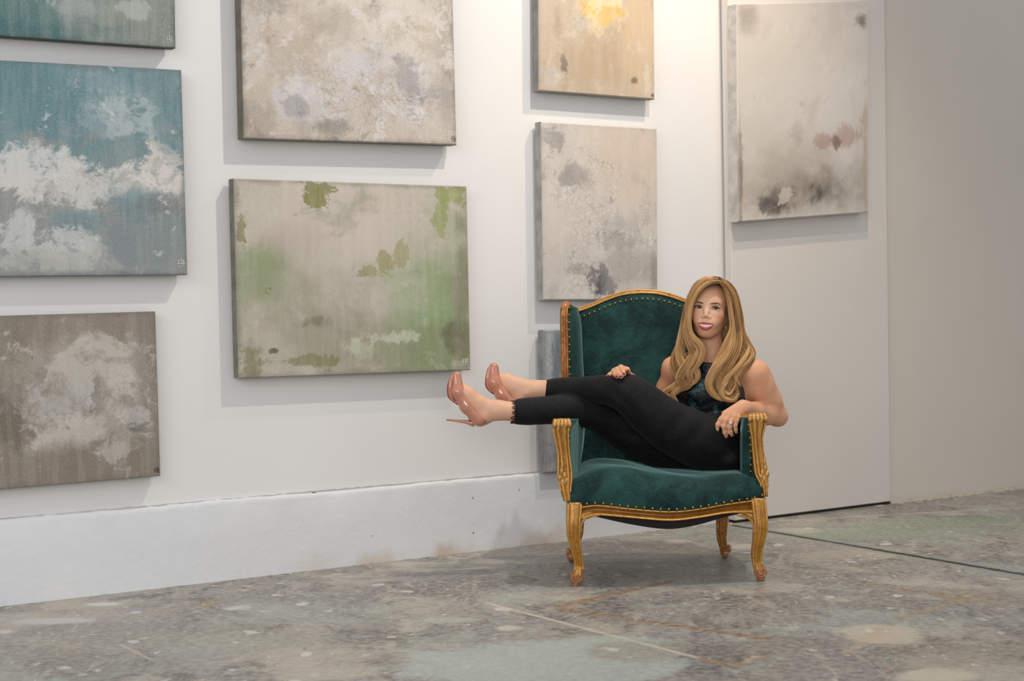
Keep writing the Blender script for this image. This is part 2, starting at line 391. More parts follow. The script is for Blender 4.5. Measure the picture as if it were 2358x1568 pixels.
# ------------------------------------------------------------------ light
w=bpy.data.worlds.new('studio_world'); scn.world=w; w.use_nodes=True
bg=w.node_tree.nodes['Background']; bg.inputs[0].default_value=(.93,.96,1.0,1); bg.inputs[1].default_value=.56
def lamp(name, ty, loc, to, energy, colr, size=.1, **kw):
    d=bpy.data.lights.new(name,ty); d.energy=energy; d.color=colr
    if ty=='AREA': d.shape='RECTANGLE'; d.size=size[0]; d.size_y=size[1]
    else: d.shadow_soft_size=size
    for k,v in kw.items(): setattr(d,k,v)
    o=bpy.data.objects.new(name,d); col.objects.link(o); o.location=loc
    o.rotation_euler=(Vector(to)-Vector(loc)).to_track_quat('-Z','Y').to_euler(); return o
wc=wallp(1560,60)
# warm track spot that washes the wall between the pictures
lp=wc+wn*1.15+np.array([0,0,1.35])
lamp('track_spot','SPOT',lp,wallp(1540,420),105,(1,.80,.58),.03,spot_size=math.radians(95),spot_blend=1.0)
lp2=wallp(1250,60)+wn*1.9+np.array([0,0,1.9])
lamp('track_spot_two','SPOT',lp2,wallp(700,560),190,(1,.94,.88),.04,spot_size=math.radians(120),spot_blend=1.0)
# daylight from the big windows behind and left of the camera, plus an added front fill
lamp('window_daylight','AREA',(-3.5,-1.5,3.6),(.6,6.3,.7),115,(.96,.98,1),(4,2.5))
lamp('front_fill_light','AREA',(.2,-1.6,1.9),(.7,6.3,.7),105,(1,.98,.95),(2.4,1.8))  # no window here: soft fill added to brighten the face from the front
def desat(c,k=.80):
    g=.3*c[0]+.59*c[1]+.11*c[2]; return tuple(g+(x-g)*k for x in c)
# ================================================================== PAINTINGS
def canvas(quad, th, pf, label, base, layers, seed=0, grain=.5, streak=.4, crackle=.5, sig=None, edge=(150,146,138), mottle=None, soft_all=1.0, place=None, edgedark=.5, post=None):
    """quad: front corners TL,TR,BR,BL in photo pixels; pf: function placing a pixel on the wall plane + offset"""
    base=desat(base); edge=desat(edge); layers=[(desat(L[0]),)+tuple(L[1:]) for L in layers]; mottle=[(desat(t[0]),)+tuple(t[1:]) for t in (mottle or [])]
    TL,TR,BR,BL=[pf(*q,th) for q in quad]
    nrm=np.cross(BR-BL,TL-BL); nrm/=np.linalg.norm(nrm)
    if np.dot(nrm,CAM-TL)<0: nrm=-nrm
    w_=np.linalg.norm(TR-TL); h_=np.linalg.norm(TL-BL)
    m=NT('painting_'+str(seed)); uv=m.N('ShaderNodeTexCoord').outputs['UV']
    mv=m.scale(uv,w_,h_,1); mv=m.vm('ADD',mv,(seed*3.1,seed*1.7,0))
    wv=m.vm('ADD',mv,m.scale(m.noise(mv,3,4,out=1),.16,.16,0))
    nn_=lambda x,a=.30,b=.70: m.ramp(x,a,b,0,1,False)
    n1=nn_(m.noise(wv,3.2,8,.66)); n2=m.noise(mv,9,8,.7); n3=m.noise(m.vm('ADD',mv,m.scale(m.noise(mv,40,2,out=1),.02,.02,0)),150,3,.75); stk=nn_(m.noise(m.scale(mv,26,2.2,1),1,5,.65)); rag=nn_(m.noise(wv,8,10,.76,.2),.33,.67)
    stk0=stk
    cmap={'n1':n1,'n2':n2,'rag':rag,'stk':stk}
    c=alb(base)
    if mottle:
        for i,(colr,a,b_,op,sc) in enumerate(mottle):
            nn=m.noise(m.vm('ADD',wv,(i*5.3,i*2.9,0)),sc,8,.68,.4)
            c=m.mix(m.ramp(nn,a,b_,0,op),c,alb(colr))
    for L in layers:
        colr,cx,cy,rx,ry,sf,amp,op=L[:8]; amp=amp*1.5 if sf<=.15 else amp; nz=cmap[L[8]] if len(L)>8 else rag
        c=m.blob(c,uv,nz,(cx,1-cy),(rx,ry),alb(colr),sf,amp,op)
    sy_=m.N('ShaderNodeSeparateXYZ',ins={0:uv}).outputs[1]
    for i,(colr,a,b_,op,sc,v0,v1) in enumerate(post or []):
        nn=m.noise(m.vm('ADD',wv,(11+i*4.3,i*7.9,0)),sc,10,.70,.3)
        f=m.ramp(nn,a,b_,0,op)
        if v0>0: f=m.math('MULTIPLY',f,m.ramp(sy_,v0-.15,v0))
        if v1<1: f=m.math('MULTIPLY',f,m.ramp(sy_,v1+.2,v1))
        c=m.mix(f,c,alb(desat(colr)))
    c=m.mix(m.ramp(stk,.35,.7,0,streak*.35),c,m.mix(.5,c,alb((238,234,228))))
    c=m.mix(m.ramp(n3,.50,.70,0,grain*.55),c,m.mix(.55,c,alb((70,66,64)))); c=m.mix(m.ramp(n3,.5,.32,0,grain*.22),c,alb((226,222,216)))
    vo=m.N('ShaderNodeTexVoronoi',feature='DISTANCE_TO_EDGE',ins={'Vector':m.vm('ADD',mv,m.scale(m.noise(mv,18,3,out=1),.05,.05,0)),'Scale':38.0})
    ck=m.math('MULTIPLY',m.ramp(vo.outputs[0],.0,.07,1,0),m.ramp(n1,.45,.8))
    c=m.mix(m.math('MULTIPLY',ck,crackle),c,m.mix(.6,c,alb((84,78,76))))
    # handled, darker edge of the painted canvas
    sx=m.N('ShaderNodeSeparateXYZ',ins={0:uv})
    ex=m.math('MINIMUM',sx.outputs[0],m.math('SUBTRACT',1.,sx.outputs[0])); ey=m.math('MINIMUM',sx.outputs[1],m.math('SUBTRACT',1.,sx.outputs[1]))
    ed=m.math('MINIMUM',m.math('MULTIPLY',ex,w_),m.math('MULTIPLY',ey,h_))
    c=m.mix(m.math('MULTIPLY',m.ramp(m.math('ADD',ed,m.math('MULTIPLY',rag,.03)),.010,.035,edgedark,0),1),c,alb(edge))
    m.set(Base_Color=c,Roughness=.55,Specular_IOR_Level=.3)
    m.bump(m.math('ADD',m.math('MULTIPLY',n3,.35),m.math('MULTIPLY',n2,.9)),.004,.45)
    me=NT('canvas_edge'); ev=coords(me); en=me.noise(ev,14,5,.65)
    me.set(Base_Color=me.mix(me.ramp(en,.4,.65),alb(edge),alb([x*.86 for x in edge])),Roughness=.7)
    V=[];uvs=[]
    # rounded wrapped box, front grid subdivided so the slight sag of the cloth reads
    org=BL-nrm*th; ax_=(BR-BL)/np.linalg.norm(BR-BL); ay_=np.cross(nrm,ax_); R3=np.stack([ax_,ay_,nrm],1); rootm=Matrix.Translation(Vector(org))@Matrix(R3.tolist()).to_4x4()
    front=[BL,BR,TR,TL]; back=[p-nrm*th for p in front]
    r=.004; cen=sum(front)/4
    ins=[p+(cen-p)/np.linalg.norm(cen-p)*r*1.4 for p in front]; mid=[p-nrm*r for p in front]
    V=[(p-org)@R3 for p in ins+mid+back]
    Fc=[(0,1,2,3)]+[(i,4+i,4+(i+1)%4,(i+1)%4) for i in range(4)]+[(4+i,8+i,8+(i+1)%4,4+(i+1)%4) for i in range(4)]+[(11,10,9,8)]
    o=mesh('painting',V,Fc,m.m,None,smooth=False); o.matrix_world=rootm
    o.data.materials.append(me.m)
    U=[(0,0),(1,0),(1,1),(0,1)]*3
    ul=o.data.uv_layers.new(name='uv')
    for p in o.data.polygons:
        if p.index>=5: p.material_index=1
        for li in p.loop_indices: ul.data[li].uv=U[o.data.loops[li].vertex_index]
    tag(o,label,'painting')
    if sig:
        ex_=(BR-BL)/np.linalg.norm(BR-BL); ez=(TR-BR)/np.linalg.norm(TR-BR); colr,S,strokes,right,up=sig
        sb=MB(); o0=BR-ex_*right+ez*up+nrm*.0008
        for (x0,y0,x1,y1) in strokes:
            a=o0+ex_*x0*S+ez*y0*S-org; c_=o0+ex_*x1*S+ez*y1*S-org
            sb.tube([q_@R3 for q_ in (a,(a+c_)/2+ex_*S*.01,c_)],S*.034,6)
        sb.build('signature',simple('signature_paint',colr,.5),o)
    return o
# painted initials: an E whose middle bar runs on through an H
EH=[(0,.55,1,.50),(.22,.84,.24,.20),(.22,.84,.48,.86),(.2,.20,.46,.21),(.56,1,.60,.03),(.78,.93,.80,.0)]
SIGW=lambda S=.034,r=.046,u=.018:((214,212,206),S,EH,r,u)
SIGD=lambda S=.024,r=.032,u=.010:((56,52,48),S,EH,r,u)
canvas([(-300,-320),(399,-262),(405,111),(-300,62)],.048,wallp,'teal-green abstract canvas cut off by the top left corner',
  (122,140,134),[((70,120,120),.38,.9,.28,.5,.5,.9,.8,'n1'),((176,184,180),.66,.80,.10,.06,.3,.9,.9),((158,168,165),.66,.93,.05,.10,.4,.9,.8),((140,150,146),.75,.72,.15,.2,.5,.9,.7,'n1'),((134,140,128),.93,.9,.16,.5,.6,.7,.8,'n1'),((176,182,176),.85,.78,.06,.05,.3,.9,.7),((60,108,110),.5,.97,.25,.08,.5,.9,.6)],
  seed=1,sig=((206,208,202),.030,EH,.040,.012),edge=(74,86,80),mottle=[((96,130,130),.45,.62,.7,3.),((150,162,158),.54,.64,.6,6.),((90,118,112),.60,.63,.4,10.),((178,184,178),.64,.68,.5,9.)])
canvas([(-300,122),(418,161),(432,633),(-300,640)],.048,wallp,'blue and white sea-like abstract canvas at far left',
  (118,146,150),[((84,134,142),.50,.10,.40,.28,.6,.9,.8,'n1'),((130,158,162),.75,.18,.14,.14,.4,1.0,.8),((172,186,188),.76,.24,.13,.10,.3,1.2,.75),((104,140,150),.63,.28,.10,.10,.4,.9,.6),
   ((150,150,146),.60,.76,.7,.30,.4,.8,.95,'n1'),((206,206,202),.45,.50,.24,.09,.22,.9,.95),((210,206,200),.58,.56,.20,.075,.25,1.0,.9),((198,198,192),.80,.57,.12,.06,.25,1.1,.8),((222,212,202),.93,.50,.08,.11,.25,1.0,.9),((206,204,198),.66,.63,.07,.06,.3,1.1,.85),
   ((96,138,150),.84,.65,.08,.06,.5,1.,.75),((104,140,148),.66,.75,.10,.06,.5,1.,.7),((196,198,196),.45,.80,.07,.10,.25,1.1,.9),((194,196,192),.62,.87,.11,.07,.22,1.,.9),((178,178,172),.55,.93,.18,.05,.35,1.1,.8),((122,140,144),.85,.82,.15,.12,.6,.9,.6,'n1'),((116,120,120),.92,.66,.06,.05,.4,1.2,.6),((92,134,142),.97,.1,.05,.3,.5,.9,.6)],
  seed=2,sig=SIGW(.036,.042,.022),edge=(104,112,112),mottle=[((100,142,148),.42,.6,.6,3.5),((146,164,166),.52,.64,.65,5.),((170,182,182),.60,.66,.5,9.),((96,118,124),.60,.66,.5,7.)],crackle=.3,post=[((150,152,150),.50,.60,.55,9.,.45,.62),((112,138,144),.56,.62,.45,14.,0,1),((216,214,210),.60,.64,.5,12.,.0,1)])
canvas([(-300,736),(358,717),(370,1096),(-300,1152)],.04,wallp,'brown and taupe weathered abstract canvas at lower left, above the concrete plinth',
  (164,152,138),[((142,128,112),.5,.04,.6,.12,.6,.8,.8,'n1'),((192,184,172),.78,.28,.18,.14,.4,1.1,.9),((198,190,178),.88,.45,.12,.18,.5,.9,.8,'n1'),((186,180,172),.62,.52,.14,.14,.4,1.,.8),((196,188,176),.68,.70,.16,.10,.4,1.,.8),((120,106,90),.46,.66,.07,.16,.3,1.,.9),((134,120,104),.6,.93,.5,.16,.4,.9,.85,'n1'),
   ((112,106,104),.915,.68,.03,.04,.4,1.,.8),((182,174,164),.84,.82,.08,.06,.3,1.,.8),((140,128,114),.97,.5,.05,.5,.5,.8,.7,'n1'),((196,190,182),.89,.62,.06,.05,.3,1.3,.7),((132,120,98),.45,.15,.08,.2,.6,.9,.6)],
  seed=3,sig=((40,38,36),.022,EH,.026,.012),edge=(120,110,98),mottle=[((138,124,108),.46,.6,.7,4.),((192,184,174),.56,.68,.5,9.)],post=[((134,122,106),.50,.62,.65,5.,0,1),((196,190,182),.57,.63,.6,10.,0,1),((104,94,84),.62,.68,.6,13.,0,1)])
canvas([(547,-380),(1034,-350),(1052,334),(562,319)],.055,wallp,'large cream and beige mottled canvas hanging above the moss-green one',
  (204,190,174),[((198,174,150),.25,.66,.14,.10,.35,.8,.7),((220,208,190),.6,.55,.3,.14,.6,.8,.8,'n1'),((208,200,200),.2,.86,.16,.08,.4,1.,.85),((210,204,204),.65,.80,.25,.10,.4,1.1,.75),((146,136,130),.12,.54,.08,.05,.5,1.3,.6),((140,134,134),.78,.78,.06,.08,.5,1.4,.6),((150,144,144),.91,.84,.06,.04,.5,1.4,.6),
   ((132,122,114),.40,.965,.08,.02,.5,1.5,.7),((168,150,126),.06,.95,.06,.1,.6,.9,.7,'n1'),((186,170,146),.42,.62,.1,.06,.5,1.,.6),((172,160,148),.97,.7,.05,.3,.6,.9,.6,'n1'),((150,146,146),.24,.90,.05,.03,.4,1.5,.6)],
  seed=4,sig=((120,110,98),.026,EH,.028,.012),edge=(122,112,98),mottle=[((182,168,150),.46,.62,.6,5.),((222,216,210),.54,.64,.7,7.),((158,148,140),.60,.72,.45,14.)],grain=.6,post=[((186,168,146),.52,.60,.55,4.5,0,1),((222,214,206),.55,.60,.6,7.,0,1),((142,132,126),.60,.66,.5,12.,0,1),((214,194,168),.58,.64,.5,3.,0,1)])
canvas([(538,411),(1075,429),(1084,852),(550,871)],.045,wallp,'cream and moss-green abstract canvas whose lower corner is above the raised shoe',
  (194,184,166),[((206,192,176),.35,.15,.5,.25,.8,.6,.8,'n1'),((172,154,132),.2,.33,.12,.10,.8,.8,.45,'n1'),((140,160,108),.05,.48,.10,.13,.6,.9,.85,'n1'),((148,156,112),.14,.55,.14,.16,.7,.9,.55,'n1'),((150,164,120),.92,.42,.18,.32,.7,.8,.7,'n1'),((134,164,104),.80,.72,.18,.25,.7,.7,.9,'n1'),((130,152,96),.90,.88,.2,.15,.6,.8,.85,'n1'),
   ((146,144,114),.55,.85,.3,.15,.8,.9,.55,'n1'),((158,150,128),.3,.75,.25,.2,.8,.9,.6,'n1'),((112,106,80),.32,.72,.06,.03,.6,1.1,.6),((136,132,62),.335,.09,.055,.05,.12,.75,.9),((136,132,66),.33,.03,.06,.03,.12,.7,.9),((140,136,74),.37,.05,.03,.05,.12,.8,.85),((134,130,58),.02,.22,.018,.09,.12,.8,.8),((150,160,84),.93,.05,.07,.05,.15,.8,.9),((152,160,92),.88,.15,.03,.09,.15,.8,.85),
   ((158,152,100),.62,.44,.035,.05,.12,.9,.85),((156,148,98),.56,.46,.03,.03,.12,1.,.8),((158,152,96),.70,.40,.03,.05,.12,1.1,.75),((150,146,96),.52,.48,.02,.02,.12,1.,.8),((190,198,160),.50,.87,.06,.05,.4,1.1,.75),((198,202,176),.62,.82,.10,.03,.35,1.3,.7),((100,102,66),.93,.82,.04,.07,.5,1.2,.75),((118,110,84),.97,.6,.04,.4,.6,.9,.55,'n1'),((122,124,62),.3,.93,.1,.03,.3,1.,.7),((118,118,60),.04,.93,.05,.07,.3,1.,.7),((86,76,58),.14,.87,.02,.015,.2,.7,.8)],
  seed=5,sig=SIGW(.034,.044,.014),edge=(134,128,112),mottle=[((178,166,144),.46,.66,.55,3.),((210,204,188),.54,.68,.5,6.)],crackle=.15,grain=.25,post=[((150,142,118),.52,.66,.5,3.5,0,1),((206,204,184),.56,.66,.4,5.,0,1),((124,120,84),.62,.66,.5,9.,0,.55),((136,132,74),.655,.665,.75,6.,0,1),((110,104,82),.64,.70,.45,14.,0,.6)])
canvas([(1239,-240),(1505,-222),(1508,229),(1241,209)],.045,wallp,'tan canvas with a yellow burst above the pale grey-pink canvas',
  (200,178,152),[((232,186,80),.42,.55,.09,.10,.5,.7,.95,'n1'),((236,214,160),.55,.56,.16,.10,.4,1.1,.8),((222,180,84),.58,.6,.10,.05,.25,1.3,.8),((214,172,76),.70,.58,.03,.02,.3,1.1,.9),((214,176,92),.745,.68,.012,.04,.3,1.,.8),((224,200,150),.45,.66,.05,.05,.4,1.1,.8),((190,180,164),.35,.66,.08,.05,.4,1.,.7),((184,156,122),.5,.85,.35,.14,.8,.8,.7,'n1'),((210,180,138),.9,.6,.15,.3,.7,.8,.7,'n1'),
   ((196,184,172),.12,.93,.10,.05,.3,1.2,.8),((96,88,80),.20,.86,.04,.05,.3,1.6,.7),((112,92,76),.83,.92,.03,.015,.6,.9,.8),((218,198,170),.95,.92,.04,.07,.25,1.2,.7),((150,128,104),.16,.66,.03,.08,.8,.8,.6)],
  seed=6,sig=((44,40,34),.018,EH,.022,.008),edge=(150,146,140),mottle=[((188,164,134),.46,.64,.5,3.),((214,196,170),.55,.68,.5,8.)],crackle=.3,grain=.25,edgedark=.2,post=[((178,156,130),.52,.66,.5,4.,0,1),((216,198,172),.57,.64,.5,8.,0,1),((140,118,96),.66,.72,.5,9.,0,1)])
canvas([(1246,280),(1513,296),(1515,690),(1252,691)],.045,wallp,'pale grey-pink crackled canvas partly hidden by the top of the green wing chair',
  (208,198,186),[((150,144,142),.12,.12,.10,.09,.4,1.1,.75),((142,138,138),.27,.26,.12,.09,.4,1.2,.7),((210,186,162),.75,.2,.3,.25,.9,.5,.7,'n1'),((188,182,176),.58,.58,.12,.05,.3,1.2,.8),((138,132,130),.62,.66,.16,.05,.4,1.4,.5),((104,98,102),.46,.85,.07,.10,.35,1.2,.85),((90,86,92),.54,.93,.07,.06,.3,1.1,.85),((204,198,194),.44,.76,.06,.05,.25,1.2,.8),((150,142,134),.75,.80,.2,.12,.6,1.,.6,'n1'),((140,132,126),.97,.86,.04,.15,.6,.8,.7),((150,146,142),.25,.83,.08,.04,.4,1.4,.6)],
  seed=7,edge=(176,172,164),mottle=[((192,182,170),.46,.64,.5,3.5),((220,214,206),.56,.68,.5,8.)],crackle=.6,grain=.4,post=[((176,168,158),.53,.64,.5,5.,0,1),((134,128,126),.61,.67,.5,9.,0,1),((218,212,204),.60,.65,.5,12.,0,1)],edgedark=.25)
canvas([(1251,760),(1513,757),(1515,1068),(1255,1089)],.04,wallp,'blue-grey canvas low on the wall, mostly hidden behind the chair and the crossed legs',
  (142,150,154),[((116,128,136),.12,.2,.08,.3,.6,.8,.8,'stk'),((168,172,172),.04,.3,.03,.5,.5,.8,.8),((150,148,148),.3,.85,.5,.3,.6,.8,.8,'n1')],post=[((104,110,116),.56,.64,.6,14.,0,1)],
  seed=8,edge=(150,152,150),mottle=[((118,128,134),.45,.62,.7,5.),((176,180,180),.56,.7,.6,10.)],streak=1.0,edgedark=.6)
canvas([(1697,9),(2000,1),(2000,489),(1700,511)],.06,panelp,'tall pale canvas with dark smudges at its bottom, alone on the right wall panel',
  (214,204,192),[((196,186,172),.3,.6,.3,.3,.9,.5,.6,'n1'),((176,164,148),.5,.88,.6,.16,.7,.7,.8,'n1'),((126,110,94),.60,.89,.20,.075,.8,.8,.95,'n1'),((92,78,66),.62,.90,.10,.04,.8,.9,.7,'n1'),((84,70,60),.58,.91,.05,.03,.6,1.,.6,'stk'),((110,96,84),.30,.93,.14,.055,.7,1.2,.85,'n1'),((84,72,62),.27,.95,.08,.03,.5,1.4,.7),((206,196,180),.33,.90,.05,.03,.3,1.2,.7),((118,106,94),.95,.10,.03,.03,.8,1.2,.8),((140,130,118),.08,.03,.06,.06,.9,.8,.6,'n1'),
   ((146,138,128),.44,.60,.05,.04,.6,1.3,.7),((168,118,104),.66,.65,.08,.03,.5,1.3,.7),((176,134,116),.84,.63,.10,.04,.5,1.4,.6),((120,92,80),.73,.66,.03,.02,.6,1.5,.7),((120,100,82),.01,.8,.018,.25,.6,.8,.8),((186,160,130),.98,.7,.02,.3,.6,.8,.7),((222,214,206),.55,.45,.4,.15,.8,.6,.6,'n1')],
  seed=9,edge=(206,200,190),mottle=[((200,190,178),.46,.64,.5,3.),((224,216,206),.56,.68,.5,6.)],crackle=0,grain=.05,streak=.1,edgedark=.35,post=[((196,184,170),.52,.66,.5,4.,0,1),((150,140,128),.62,.70,.35,7.,0,.6)])
# ================================================================== WING CHAIR
f0=floorp(1326,1348); f1=floorp(1751,1336)
chY=math.atan2(f1[1]-f0[1],f1[0]-f0[0]); c0=(f0+f1)/2; chw=np.linalg.norm(f1-f0)
chM=Matrix.Translation(Vector(c0))@Matrix.Rotation(chY,4,'Z')
chN=np.array(chM); chI=np.linalg.inv(chN)
ey=chN[:3,1]
def pc(px,py,yl):                     # photo pixel -> chair-local point on the plane y = yl
    q=onplane(px,py,c0+ey*yl,ey); l=chI[:3,:3]@q+chI[:3,3]; return np.array([l[0],yl,l[2]])
def velvet():
    m=NT('green_velvet'); v=coords(m)
    n=m.noise(v,9,6,.65,.5); rib=m.noise(m.scale(v,30,30,420),1,2,.5); n2=m.noise(m.scale(v,60,60,160),1,3,.6)
    c=m.mix(m.ramp(n,.36,.68),alb((11,37,37)),alb((31,70,66)))
    c=m.mix(m.ramp(n2,.52,.72,0,.22),c,alb((66,112,104)))
    m.set(Base_Color=c,Roughness=.75,Specular_IOR_Level=.2,Sheen_Weight=.55,Sheen_Roughness=.35,Sheen_Tint=(.35,.62,.58,1))
    m.bump(m.math('ADD',rib,m.math('MULTIPLY',n,1.5)),.0012,.6); return m.m
def gilt(red=.35,name='worn_gilt'):
    m=NT(name); v=coords(m)
    n=m.noise(v,22,6,.7); n2=m.noise(v,70,4,.7)
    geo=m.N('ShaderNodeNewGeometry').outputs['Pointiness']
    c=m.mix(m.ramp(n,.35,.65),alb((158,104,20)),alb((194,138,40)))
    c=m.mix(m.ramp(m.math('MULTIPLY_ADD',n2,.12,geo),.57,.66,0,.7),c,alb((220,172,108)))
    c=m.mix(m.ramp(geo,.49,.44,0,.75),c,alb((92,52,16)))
    c=m.mix(m.ramp(m.math('MULTIPLY_ADD',n,.5,m.math('MULTIPLY',n2,.5)),.62-red*.25,.70-red*.2,0,.8),c,alb((142,72,44)))
    if red>.9: c=m.mix(m.ramp(n2,.5,.66,0,.7),c,alb((206,170,150)))
    m.set(Base_Color=c,Roughness=m.ramp(n2,.3,.7,.26,.5),Metallic=.35 if red<.9 else .1,Specular_IOR_Level=.6)
    m.bump(m.math('ADD',n,m.math('MULTIPLY',n2,.4)),.0015,.5); return m.m
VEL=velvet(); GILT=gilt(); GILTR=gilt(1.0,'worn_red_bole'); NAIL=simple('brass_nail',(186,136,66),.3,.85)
def gilt_dark(): return gilt(.72,'dark_gilt')
GILTD=gilt_dark()
chair=empty('wing_chair',chM,'green velvet wing chair with carved gilt frame and cabriole legs, woman lounging across it','armchair')
nailmesh=MB(); nailmesh.sphere((0,0,0),(.0044,.0044,.0044),10,7)
nail0=None
def nails(parent,pts):
    global nail0
    for p in pts:
        if nail0 is None: nail0=nailmesh.build('upholstery_nail',NAIL,parent); o=nail0
        else: o=nail0.copy(); col.objects.link(o); o.parent=parent
        o.location=Vector(p)
def at(pts,n): return catmull(pts,n)
def arc_pts(pts,n):
    c=catmull(pts,400); L=np.concatenate([[0],np.cumsum(np.linalg.norm(np.diff(c,axis=0),axis=1))]); t=np.linspace(0,L[-1],n)
    return np.stack([np.interp(t,L,c[:,i]) for i in range(3)],1)
# ---- serpentine seat rail line (front), local x from left to right
RT=[pc(x,y,-.03) for x,y in [(1306,1158),(1325,1166),(1343,1163),(1380,1160),(1446,1166),(1535,1172),(1601,1167),(1667,1157),(1724,1150),(1742,1147),(1760,1140)]]
RB=[pc(x,y,-.03) for x,y in [(1306,1186),(1325,1192),(1345,1192),(1369,1184),(1446,1188),(1535,1194),(1601,1188),(1667,1179),(1724,1179),(1742,1181),(1760,1177)]]
n=60; rt=arc_pts(RT,n); rb=arc_pts(RB,n)
xl,xr=rt[0][0],rt[-1][0]
def yfront(x): u=(x-xl)/(xr-xl); return -.035-.045*max(0,math.sin(math.pi*u))**1.3
def section(t_,b_,x):
    y=yfront(x); h=t_-b_
    prof=[(-.002,1.0),(-.010,.97),(-.013,.90),(-.006,.84),(.001,.72),(.004,.55),(.001,.38),(-.006,.26),(-.012,.22),(-.018,.15),(-.019,.07),(-.014,.0),(-.004,-.03),(.03,-.03),(.03,1.0)]
    return [(x,y+a,b_+h*c) for a,c in prof]
G=[section(rt[i][2],rb[i][2],rt[i][0]) for i in range(n)]
G=G[2:-2]
b=MB(); b.grid(G,closev=True,capu=True)
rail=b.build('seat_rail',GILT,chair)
# ---- seat cushion: grid wrapped from front nail line over the crown to the back
topL=[(1300,1120),(1312,1100),(1330,1090),(1352,1078),(1395,1070),(1450,1069),(1510,1080),(1560,1087),(1640,1088),(1700,1083),(1730,1088),(1749,1101),(1757,1125)]
tl=arc_pts([pc(x,y+4,.08) for x,y in topL],60)
SB=.53
nu=70; nv=34; G=[]
xs=np.linspace(tl[0][0]+.002,tl[-1][0]-.008,nu)
ztop=np.interp(xs,tl[:,0],tl[:,2]); zbot=np.interp(xs,rt[:,0],rt[:,2])
for i in range(nu):
    x=xs[i]; u=i/(nu-1); e=min(u,1-u); rnd=min(1,e/.045); rnd=math.sqrt(max(0,1-(1-rnd)**2))
    yf=yfront(x); zb=zbot[i]-.004; zt=zb+.02+(ztop[i]-zb-.02)*(.35+.65*rnd); row=[]
    back=SB; sh=(x)*(-.10)    # seat narrows to the back
    for j in range(nv):
        v=j/(nv-1)
        if v<.5:
            a=v/.5*math.pi/2; y=yf-.012*math.sin(a*2)-.006+(.115)*(1-math.cos(a)); z=zb+(zt-zb)*math.sin(a)**.9; xx=x
        else:
            w_=(v-.5)/.5; y=yf+.109+(back-yf-.109)*w_; z=zt-.015*w_; xx=x+sh*w_*(1.2)
        # where the sitter weighs the cushion down
        z-=.0*0
        z+=.0025*math.sin(x*31+y*17)*(v>.2)
        row.append((xx,y,z))
    G.append(row)
b=MB(); b.grid(G)
seat=b.build('seat',VEL,chair)
nails(seat,[(p[0],yfront(p[0])-.012,np.interp(p[0],rt[:,0],rt[:,2])+.007) for p in arc_pts([rt[1],*rt[4:-3:4],rt[-2]],25)])
# dust cover sagging under the rail
b=MB(); G=[]
for i in range(41):
    x=xl+.05+(xr-xl-.1)*i/40; u=i/40; row=[]
    zb=np.interp(x,rb[:,0],rb[:,2])
    for j in range(9):
        w_=j/8; row.append((x*(1-.12*w_),yfront(x)+.012+.45*w_,zb+.004-.036*math.sin(math.pi*u)**.8*(1-.5*w_)-.012*math.sin(math.pi*w_)))
    row=[(row[0][0],row[0][1],zb+.03)]+row
    G.append(row)
b.grid(G); b.build('dust_cover',simple('black_lining',(34,28,28),.85),chair)
# ---- cabriole legs
def leg(pts, wid, dep, side, name='leg', mat=None, foot=True):
    """pts local centre line top->bottom, wid half widths, dep half depths"""
    mat=mat or GILT
    N=34; c=catmull([list(p)+[w_,d_] for p,w_,d_ in zip(pts,wid,dep)],N)
    G=[]
    for q in c:
        x,y,z,w_,d_=q; ring=[]
        for k in range(24):
            a=2*math.pi*k/24; ca,sa=math.cos(a),math.sin(a); e=.72
            gx=math.copysign(abs(ca)**e,ca)*w_; gy=math.copysign(abs(sa)**e,sa)*d_
            # shallow flutes on the front face
            if sa<-.3: gy+=.0035*math.cos(ca*9)*min(1,w_/.02)
            ring.append((x+gx,y+gy,z))
        G.append(ring)
    b=MB(); b.grid(G,closev=True,capu=True)
    o=b.build(name,mat,chair)
    # edge beads on the front
    b=MB()
    for s_ in (-1,1):
        b.tube([(q[0]+s_*q[3]*.80,q[1]-q[4]*.78,q[2]) for q in c[1:-3]],[.0042]*len(c[1:-3]),8)
    b.tube([(q[0]-side*q[3]*.15,q[1]-q[4]*.98,q[2]) for q in c[2:-6]],[.003]*len(c[2:-6]),8)
    b.build('moulding',mat,o)
    return o,c
def scroll(o,cx,cy,cz,side,r=.021):
    b=MB(); pts=[];rad=[]
    for i in range(44):
        t=i/43*math.pi*3.6; rr=r*(1-.80*i/43); 
        pts.append((cx+side*(rr*math.cos(t+1.6)),cy-.004-.012*i/43,cz+rr*math.sin(t+1.6))); rad.append(.0085*(1-.45*i/43))
    b.tube(pts,rad,8)
    b.sphere((cx,cy+.004,cz),(r*1.0,.020,r*1.15),16,10)
    b.sphere((cx,cy+.006,cz-.020),(r*.72,.020,.020),16,8)
    b.build('scroll_foot',GILTR,o)
def lp_(L): return [pc(x,y,yy) for x,y,yy in L]
L=[(1322,1156,-.03),(1321,1180,-.035),(1320,1210,-.04),(1322,1245,-.03),(1330,1280,-.012),(1333,1302,-.005),(1329,1325,-.012)]
o,_=leg(lp_(L),[.028,.027,.025,.022,.0175,.0165,.018],[.030,.030,.028,.024,.02,.018,.018],-1)
q=pc(1326,1329,-.012); scroll(o,q[0],-.012,max(q[2],.03),-1); 
L=[(1744,1146,-.03),(1747,1175,-.035),(1750,1207,-.04),(1747,1240,-.03),(1742,1268,-.012),(1742,1290,-.005),(1748,1312,-.012)]
o,_=leg(lp_(L),[.028,.027,.025,.022,.0185,.0165,.018],[.030,.030,.028,.024,.02,.018,.018],1)
q=pc(1752,1316,-.012); scroll(o,q[0],-.012,max(q[2],.03),1)
